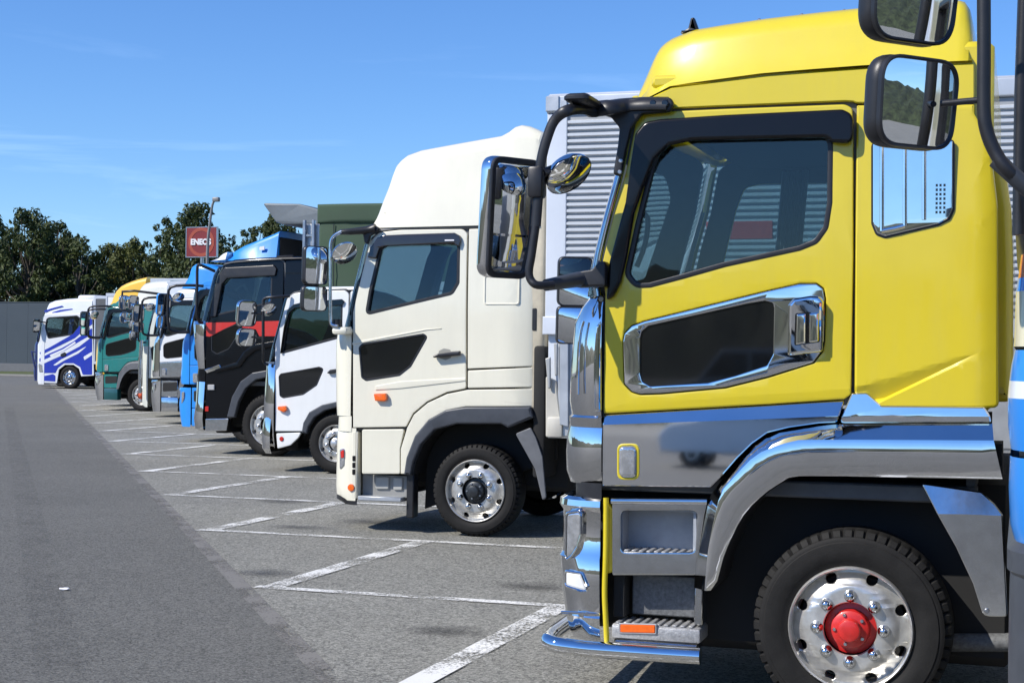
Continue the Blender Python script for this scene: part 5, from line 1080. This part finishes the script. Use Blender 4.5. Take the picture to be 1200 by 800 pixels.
mirror(cr_, (-.12, -.2, 2.5), .28, .4, math.radians(57), CHROME, .09, .08); mirror(cr_, (-.12, -.2, 2.12), .26, .25, math.radians(57), CHROME, .09, .08)
tube('mirror_stay', [(.36, -.02, 2.9), (.05, -.15, 2.92), (-.02, -.18, 2.7), (-.02, -.18, 2.0), (.1, -.03, 1.95)], .025, BLACK, cr_, 8, 3)
interior(cr_, .25, 1.9, 1.35, WS['win'][0][1], 2.9, WW)
wx, wz = [(1.452, 0.442)][0]
wheel(cr_, wx, .03, .44, .296, ALLOY, HUBDK); wheel(cr_, wx, WW - .03, .44, .296, ALLOY, HUBDK, False, True); axle(cr_, wx, .44, WW)
chassis(cr_, .5, 9, .62, WW); underbody(cr_, .4, 2.2, .42, 1.2, WW); box('front_crossmember', (.2, .3, .3), (.45, WW - .3, 1.8), DARK, cr_, .03)
cargo_box(cr_, [(0.698, 3.552)][0][0], 9, .9, [(0.698, 3.53)][0][1], ALULT, WW)
wheel(cr_, 7.4, .03, .44, .296, ALLOY, HUBDK, False); wheel(cr_, 7.4, WW - .03, .44, .296, ALLOY, HUBDK, False, True)
# teal truck
tr_ = empty('truck', (-25.426, 39.6, 0.0), 'teal green truck cab with grey fender lip and orange wheel hub', 'truck', GROUP)
cab_pattern(tr_, TEAL, TEAL, CHROME, TEAL, MUDG, mat('hub_orange', (.65, .10, .03), .45, 0, .2, .2, 20), lowm=paint('dark_teal', (.004, .07, .075)))
low_roof(tr_, TEAL)
cargo_box(tr_, 2.4, 9, 1.05, 3.2, ALU)
wheel(tr_, 7.2, 0, YR, .291, ALLOY, HUBDK, False); wheel(tr_, 7.2, W, YR, .291, ALLOY, HUBDK, False, True); axle(tr_, 7.2, YR)
# orange truck
or_ = empty('truck', (-27.383, 42.6, 0.0), 'orange yellow truck with a tall sloping roof, peeking out behind the teal truck', 'truck', GROUP)
cab_pattern(or_, ORG, ORG, CHROME, ORG, ORG)
high_roof(or_, ORG, [(0.357, 3.061), (0.403, 3.247), (0.473, 3.433), (0.592, 3.592), (0.772, 3.725), (0.952, 3.804), (1.177, 3.883), (1.431, 3.948), (1.685, 4.0)])
cargo_box(or_, [(1.925, 3.971)][0][0], 9, 1.05, [(1.925, 3.932)][0][1], ALULT)
wheel(or_, 7.2, 0, YR, .291, ALLOY, HUBDK, False); wheel(or_, 7.2, W, YR, .291, ALLOY, HUBDK, False, True)
# white truck with blue waves, far end of the row
SILV = paint('pearl_white', (0.68, 0.70, 0.72))
PS = dict(
 door=rp([(0.055, 0.235), (0.004, 1.99), (0.147, 2.632), (0.226, 3.161), (0.355, 3.275), (2.696, 3.32), (2.826, 0.599), (2.182, 0.552), (2.069, 0.886), (1.785, 1.051), (1.352, 1.045), (1.051, 0.834), (0.952, 0.232)], [.03,.1,0,0,.1,.05,.03,.02,0,0,0,0,.02]),
 win=rp([(0.483, 2.22), (0.344, 2.671), (0.403, 3.049), (0.533, 3.106), (1.923, 3.187), (2.076, 3.094), (2.061, 2.72), (1.72, 2.399)], .1), rear=[])
pr_ = empty('truck', (-41.43, 60.0, 0.0), 'white truck cab with blue wave livery at the far end of the row', 'truck', GROUP)
panel('cab_side', [PS['door'], PS['win']], SILV, pr_, 0, .05, bev=.02, bres=1); far_side(pr_, PS, W, SILV)
panel('door_lining', [grow(PS['door'], -.1), PS['win']], TRIM, pr_, .06, .03)
panel('door_window', grow(PS['win'], .01), GLASS, pr_, .03, .006, bev=.001); panel('window_rubber', [grow(PS['win'], .04), grow(PS['win'], -.02)], BLACK, pr_, -.004, .04, bev=.006)
fascia('corner_panel', [(0.012, 0.178), (-0.034, 0.328), (-0.035, 0.932), (-0.039, 1.914), (0.025, 2.065)], [(0.301, 1.314)][0][0], SILV, pr_, W, .25, -.01)
fascia('windscreen', [(0.024, 2.103), (0.103, 2.632), (0.182, 3.161)], [(0.407, 2.823)][0][0], GLASSW, pr_, W, .22, .02)
roof('high_roof', [(0.16, 3.161), (0.199, 3.425), (0.262, 3.633), (0.391, 3.784), (0.695, 3.878), (1.304, 3.954), (1.867, 3.981), (2.642, 3.992)], [(0.139, 3.123), (0.268, 3.237), (2.697, 3.283)], SILV, pr_, W, .02, .06, .15, .6, .15)
box('rear_deflector', ([(1.867, 3.954)][0][0], .1, [(1.879, 3.28)][0][1]), ([(2.772, 3.955)][0][0], W - .1, [(1.865, 4.123)][0][1]), SILV, pr_, .1, 2)
for q in ([(0.033, 1.575), (0.555, 1.806), (1.161, 2.113), (1.763, 2.418), (2.187, 2.907), (2.484, 3.133), (2.699, 3.171), (2.704, 2.835), (2.236, 2.534), (1.853, 2.231), (1.164, 1.925), (0.558, 1.656), (0.123, 1.462)],
          [(0.037, 1.31), (0.559, 1.543), (1.166, 1.775), (1.769, 2.081), (2.281, 2.422), (2.707, 2.686), (2.74, 0.635), (2.267, 0.628), (2.132, 0.962), (1.784, 1.126), (1.307, 1.12), (1.006, 0.909), (0.88, 0.682), (0.224, 0.672), (0.088, 0.934)], [(0.182, 0.52), (0.749, 0.642), (0.881, 0.569), (0.886, 0.306), (0.229, 0.332)],
          [(0.221, 3.425), (0.614, 3.539), (1.135, 3.653), (1.223, 3.616), (0.702, 3.483), (0.267, 3.35)], [(0.617, 3.351), (1.051, 3.465), (1.658, 3.523), (1.702, 3.486), (1.139, 3.39), (0.705, 3.295)]):
    panel('livery_stripe', rp(q, .05), COB, pr_, -.008 if q[0][1] < 2.9 else .03, .02, bev=.004)
for q in ([(0.04, 1.159), (0.649, 1.393), (1.342, 1.664), (2.028, 2.046), (2.626, 2.35), (2.628, 2.238), (2.075, 1.859), (1.431, 1.553), (0.739, 1.281), (0.086, 1.009)], [(0.561, 1.467), (1.254, 1.738), (1.855, 2.082), (1.899, 2.007), (1.298, 1.664), (0.649, 1.393)], [(0.743, 1.018), (1.174, 1.287), (1.949, 1.633), (2.547, 1.938), (2.036, 1.559), (1.349, 1.251), (0.917, 1.02)], [(2.297, 1.413), (2.724, 1.642), (2.726, 1.493), (2.343, 1.264)]):
    panel('livery_stripe', rp(q, .03), SILV, pr_, -.012, .02, bev=.003)
panel('headlight', rp([(-0.003, 1.121), (0.218, 1.011), (0.267, 0.71), (0.048, 0.707)], .05), CLEAR, pr_, -.03, .05, bev=.02)
panel('door_handle', rp([(1.127, 1.512), (1.343, 1.608), (1.431, 1.553), (1.389, 1.44), (1.172, 1.399)], .04), BLACK, pr_, -.04, .04, bev=.01)
mirror(pr_, (.05, -.25, 2.75), .3, .6, math.radians(57), BLACK, .1, .08); tube('mirror_stay', [(.1, -.22, 2.95), (.4, -.02, 2.9)], .03, BLACK, pr_, 6)
interior(pr_, .3, 2.4, 1.4, 2.05, 3.1, W)
wx, wz = [(1.578, 0.505)][0]
wheel(pr_, wx, .02, .50, .32, CHROME2, CHROME2); wheel(pr_, wx, W - .02, .5, .32, ALLOY, HUBDK, False, True); axle(pr_, wx, .5)
chassis(pr_, .4, 9, .7); underbody(pr_, .3, 2.2, .4, 1.3); box('front_crossmember', (.2, .3, .3), (.45, W - .3, 1.9), DARK, pr_, .03)
cargo_box(pr_, [(2.815, 3.955)][0][0], 10, 1.1, [(2.813, 4.067)][0][1], mat('dark_grey_box', (.10, .105, .11), .5), W)
wheel(pr_, 5.0, 0, YR, .291, ALLOY, HUBDK, False); wheel(pr_, 5.0, W, YR, .291, ALLOY, HUBDK, False, True)
# navy truck just behind it
nv = empty('truck', (-43.917, 63.2, 0.0), 'navy blue truck whose front just shows beyond the white and blue truck', 'truck', GROUP)
cab_pattern(nv, NAVY, NAVY, NAVY, NAVY, NAVY, mirrors=False); high_roof(nv, NAVY, [(.42, 3.05), (.5, 3.3), (.62, 3.5), (.8, 3.62), (1.4, 3.7), (2.1, 3.7)])
panel('front_frame', [[(-0.06, 1.64), (0.311, 1.604), (0.334, 0.255), (0.172, 0.252), (0.163, 0.769)], grow([(-0.06, 1.64), (0.311, 1.604), (0.334, 0.255), (0.172, 0.252), (0.163, 0.769)], -.06)], NAVY, nv, -.15, .06, bev=.01)
cargo_box(nv, 2.4, 9, 1.05, 3.3, ALULT); wheel(nv, 7.2, 0, YR, .291, ALLOY, HUBDK, False); wheel(nv, 7.2, W, YR, .291, ALLOY, HUBDK, False, True)
# pale box of the truck between orange and white-blue
wb = empty('box_truck', (-33.6, 51.6, 0), 'pale white cargo box truck seen above the teal truck roof', 'truck', GROUP)
wbx = [(-32.72, 3.85), (-32.14, 3.55)]
cargo_box(wb, wbx[0][0] + 33.6, 9, 1.0, wbx[0][1], PW); chassis(wb, 1.0, 9, .7)
for x in (2.2, 7.6): wheel(wb, x, 0, YR, .291, ALLOY, HUBDK, False); wheel(wb, x, W, YR, .291, ALLOY, HUBDK, False, True)

# ================================================================== near truck at the right edge
NC = paint('ivory', (0.66, 0.60, 0.40)); NB = paint('bright_blue', (0.012, 0.22, 0.68)); NO = paint('orange', (0.75, 0.16, 0.015))
nr_ = empty('truck', (-0.036, 4.6, 0.0), 'ivory, blue and orange striped truck cut off by the right edge of the photo', 'truck', GROUP)
ND = dict(door=rp([(.34, .75), (.34, 1.75), (.30, 2.1), (.36, 3.0), (1.45, 3.0), (1.45, .75)], .03), win=rp([(.46, 2.0), (.5, 2.8), (1.3, 2.8), (1.3, 1.95)], .06), rear=[rp([(1.46, .75), (2.3, .75), (2.3, 3.0), (1.46, 3.0)], .03)])
cab_white(nr_, ND, NC, lambda x, z: 0, W, tum=lambda x, z: 0)
for nm, q, m_ in (('livery_stripe', [(.345, .8), (1.44, .8), (1.44, 1.1), (.345, 1.72)], NB), ('livery_stripe', [(.345, 1.74), (1.44, 1.12), (1.44, 1.32), (.345, 1.86)], NO), ('livery_stripe', [(1.47, .8), (2.28, .8), (2.28, 1.0), (1.47, 1.1)], NB), ('livery_stripe', [(1.47, 1.12), (2.28, 1.02), (2.28, 1.22), (1.47, 1.3)], NO)):
    panel(nm, rp(q, .02), m_, nr_, -.004, .01, bev=.002)
fascia('front_lower', [(.02, 1.22), (.006, 1.27), (.001, 1.38), (.004, 1.47)], .335, NB, nr_, W, .28, 0, 0)
fascia('front_gap', [(.03, 1.46), (.03, 1.50)], .33, BLACK, nr_, W, .28, .006, 0)
fascia('front_upper', [(.006, 1.49), (-.002, 1.56), (-.004, 1.64)], .335, NB, nr_, W, .28, 0, 0)
fascia('front_white', [(-.004, 1.64), (.0, 1.69)], .335, SILV, nr_, W, .28, 0, 0)
fascia('front_upper', [(.0, 1.69), (.006, 1.74), (.014, 1.78)], .335, NB, nr_, W, .28, 0, 0)
fascia('front_belt', [(.012, 1.79), (.014, 1.84), (.016, 1.95)], .335, NC, nr_, W, .27, -.006, 0)
fascia('front_band', [(.016, 1.95), (.022, 1.99)], .32, NB, nr_, W, .27, 0, 0)
fascia('front_stripe', [(.022, 1.99), (.03, 2.06)], .3, NO, nr_, W, .27, 0, 0)
fascia('windscreen_frame', [(.03, 2.06), (.012, 2.14)], .3, BLACK, nr_, W, .24, 0, 0)
fascia('windscreen', [(.012, 2.14), (.02, 2.5), (.03, 2.86)], .10, GLASSW, nr_, W, .10, .03, 0)
tube('windscreen_pillar', [(.022, .03, 2.1), (.024, .03, 2.5), (.034, .03, 2.9)], .018, BLACK, nr_, 8)
fascia('door_pillar', [(.04, 2.1), (.046, 2.5), (.056, 2.95)], .32, mat('pillar_grey', (.28, .27, .25), .5), nr_, W, .02, 0, 0)
fascia('roof_header', [(.03, 2.86), (.1, 3.04)], .36, NC, nr_, W, .2, 0, 0)
roof('cab_roof', [(.1, 3.02), (.2, 3.1), (.5, 3.16), (2.3, 3.16)], 2.99, NC, nr_, W, .01, .05, .1, .5, .1)
cl_ = lathe_mesh([(0, -.05), (.03, -.045), (.05, -.02), (.055, .02)], 16); cl_.transform(Matrix.Translation((.10, .12, 2.02)))
link('corner_lamp', cl_, CLEAR, nr_)
fascia('bumper', [(.02, .3), (.006, .45), (.004, .9), (.006, 1.1), (.02, 1.22)], .6, GUARD, nr_, W, .28, 0, 0)
fascia('bumper_lip', [(.02, 1.12), (-.002, 1.14), (-.002, 1.2), (.02, 1.225)], .6, GUARD, nr_, W, .28, -.006, 0)
box('rear_wall_outer', (2.15, .05, .8), (2.3, W - .05, 3.0), NC, nr_, .03); box('skirt', (.6, .02, .45), (1.0, W - .02, .8), NB, nr_, .02)
interior(nr_, .3, 2.25, 1.2, 1.95, 2.95, W)
pp = [(-0.079, 3.098), (-0.075, 2.819), (-0.072, 2.587), (-0.071, 2.436), (-0.064, 2.374), (-0.041, 2.313), (-0.001, 2.254)]
tube('mirror_stay', [(x, -.14, z) for x, z in pp] + [(.07, -.08, pp[-1][1] - .05), (.2, -.02, pp[-1][1] - .14)], .0185, BLACK, nr_, 14, 5)
tube('mirror_stay_top', [(pp[0][0], -.14, pp[0][1]), (pp[0][0] + .04, -.12, pp[0][1] + .03), (.2, -.0, pp[0][1] + .02)], .0185, BLACK, nr_, 10, 3)
tube('stay_sleeve', [(x, -.13, z) for x, z in [(-0.039, 2.293), (0.043, 2.213)]] + [(.2, -.03, pp[-1][1] - .13)], .024, GUARD, nr_, 14)
m1 = [(-0.245, 2.45)][0]; m0 = [(-0.252, 2.758)][0]
mirror(nr_, (m1[0], -.16, m1[1]), .29, .252, math.radians(47), BLACK, .07, .075, .012, tilt=.085)
mirror(nr_, (m0[0], -.16, m0[1]), .315, .29, math.radians(47), BLACK, .07, .085, .014, tilt=.10)
for m_ in (m0, m1): tube('mirror_link', [(m_[0] + .06, -.13, m_[1]), (pp[2][0], -.14, m_[1] + .005)], .009, BLACK, nr_, 8)
wheel(nr_, 1.5, .0, YR, .291, ALLOY, HUBDK, False); wheel(nr_, 1.5, W, YR, .291, ALLOY, HUBDK, False, True); axle(nr_, 1.5, YR); chassis(nr_, .4, 8, .7)
cargo_box(nr_, 2.5, 10, 1.05, 3.4, ALULT); wheel(nr_, 7.8, 0, YR, .291, ALLOY, HUBDK, False); wheel(nr_, 7.8, W, YR, .291, ALLOY, HUBDK, False, True)

# ================================================================== the far side of the lot behind the camera: seen in paint, glass and chrome
HILL = mat('wooded_hill', (0.035, 0.048, 0.018), 0.95, 0, 0, 0.9, .45, bump=1.0, bscale=1.2)
bm = bmesh.new(); rows = []
for i in range(421):
    a = math.radians(150 + 240 * i / 420); row = []
    for j, (d, hh) in enumerate(((100, 0), (104, .12), (108, .25), (113, .38), (119, .5), (126, .62), (135, .74), (146, .85), (160, .95), (180, 1.0), (220, 1.05))):
        hgt = hh * (11 + 5 * pnoise((i * .043, j * .2, 1.0))) + (2.6 * pnoise((i * .31, j * .5, 5.0)) + 1.6 * pnoise((i * .83, j * 1.3, 9.0))) * min(1, hh * 3)
        row.append(bm.verts.new((d * math.cos(a), d * math.sin(a) - 8, hgt)))
    rows.append(row)
for a, b in zip(rows, rows[1:]):
    for j in range(10): bm.faces.new((a[j], a[j + 1], b[j + 1], b[j]))
tag(link('hills', finish(bm, 'hills', 60), HILL), kind='structure')

vn = empty('van', (-6.3, -24, 0), 'white delivery van parked across the lot, mirrored in the chrome door skirt', 'van')
vq = [(-2.3, .35), (-2.35, .8), (-2.1, 1.05), (-1.35, 1.2), (-.75, 1.95), (2.2, 2.0), (2.3, 1.8), (2.3, .35)]
panel('body', rp(vq, .08), PW, vn, -.85, 1.7, bev=.08, bres=2)
panel('side_window', rp([(-1.2, 1.25), (-.7, 1.85), (-.1, 1.85), (-.1, 1.25)], .05), DGLASS, vn, .845, .012, bev=.003); panel('side_window', rp([(.0, 1.25), (.0, 1.85), (2.0, 1.85), (2.0, 1.25)], .05), DGLASS, vn, .845, .012, bev=.003)
for x in (-1.5, 1.5):
    for f in (False, True): wheel(vn, x, .82 if f else -.82, .32, .2, ALLOY, HUBDK, False, f)

# stains on the bays and a scrap of paper on the lane
def stain_mat():
    m, t, p = base('oil_stain'); co = N(t, 'ShaderNodeTexCoord'); n1 = N(t, 'ShaderNodeTexNoise', Scale=2.2, Detail=6, Roughness=0.7)
    t.links.new(co.outputs['Object'], n1.inputs['Vector'])
    ln = N(t, 'ShaderNodeVectorMath', operation='LENGTH'); t.links.new(co.outputs['Object'], ln.inputs[0])
    r = N(t, 'ShaderNodeMapRange'); r.inputs['From Min'].default_value = 1.0; r.inputs['From Max'].default_value = 0.1; t.links.new(ln.outputs['Value'], r.inputs['Value'])
    mu = N(t, 'ShaderNodeMath', operation='MULTIPLY'); t.links.new(r.outputs['Result'], mu.inputs[0]); t.links.new(n1.outputs['Fac'], mu.inputs[1])
    r2 = N(t, 'ShaderNodeMapRange'); r2.inputs['From Min'].default_value = 0.12; r2.inputs['From Max'].default_value = 0.5; r2.inputs['To Max'].default_value = 0.42
    t.links.new(mu.outputs[0], r2.inputs['Value']); t.links.new(r2.outputs['Result'], p.inputs['Alpha'])
    p.inputs['Base Color'].default_value = (.02, .019, .018, 1); p.inputs['Roughness'].default_value = .55; return m
STAIN = stain_mat()
sm_ = D.meshes.new('oil_stain'); sm_.from_pydata([(math.cos(k * PI / 12), math.sin(k * PI / 12), 0) for k in range(24)], [], [list(range(24))])
for i, ((x, y), sx, sy, rz) in enumerate(zip([(-3.488, 11.366), (-6.845, 14.32), (-5.666, 11.247), (-6.422, 21.486), (-6.336, 15.073), (-8.193, 16.674), (-3.452, 9.339), (-22.815, 41.811)], (.5,.5,.35,1.2,.6,.5,.4,1.2), (.3,.25,.3,.5,.4,.3,.3,.6), (0,.1,.3,0,.1,0,.2,0))):
    o = link('oil_stain', sm_, STAIN, None, (x, y, .0105 + i * .0002)); o.scale = (sx, sy, 1); o.rotation_euler = (0, 0, rz); tag(o, kind='structure')
gx_, gy_ = [(-6.584, 9.897)][0]
bm = bmesh.new(); bmesh.ops.create_icosphere(bm, subdivisions=2, radius=.03)
for v in bm.verts: v.co *= 1 + .5 * pnoise(v.co * 60); v.co.z *= .4
o = link('paper_scrap', finish(bm, 'paper_scrap', 20), SIGNW, None, (gx_, gy_, .016)); o.scale = (1.5, .7, .8); tag(o, 'tiny white paper scrap lying alone on the dark driving lane', 'litter')
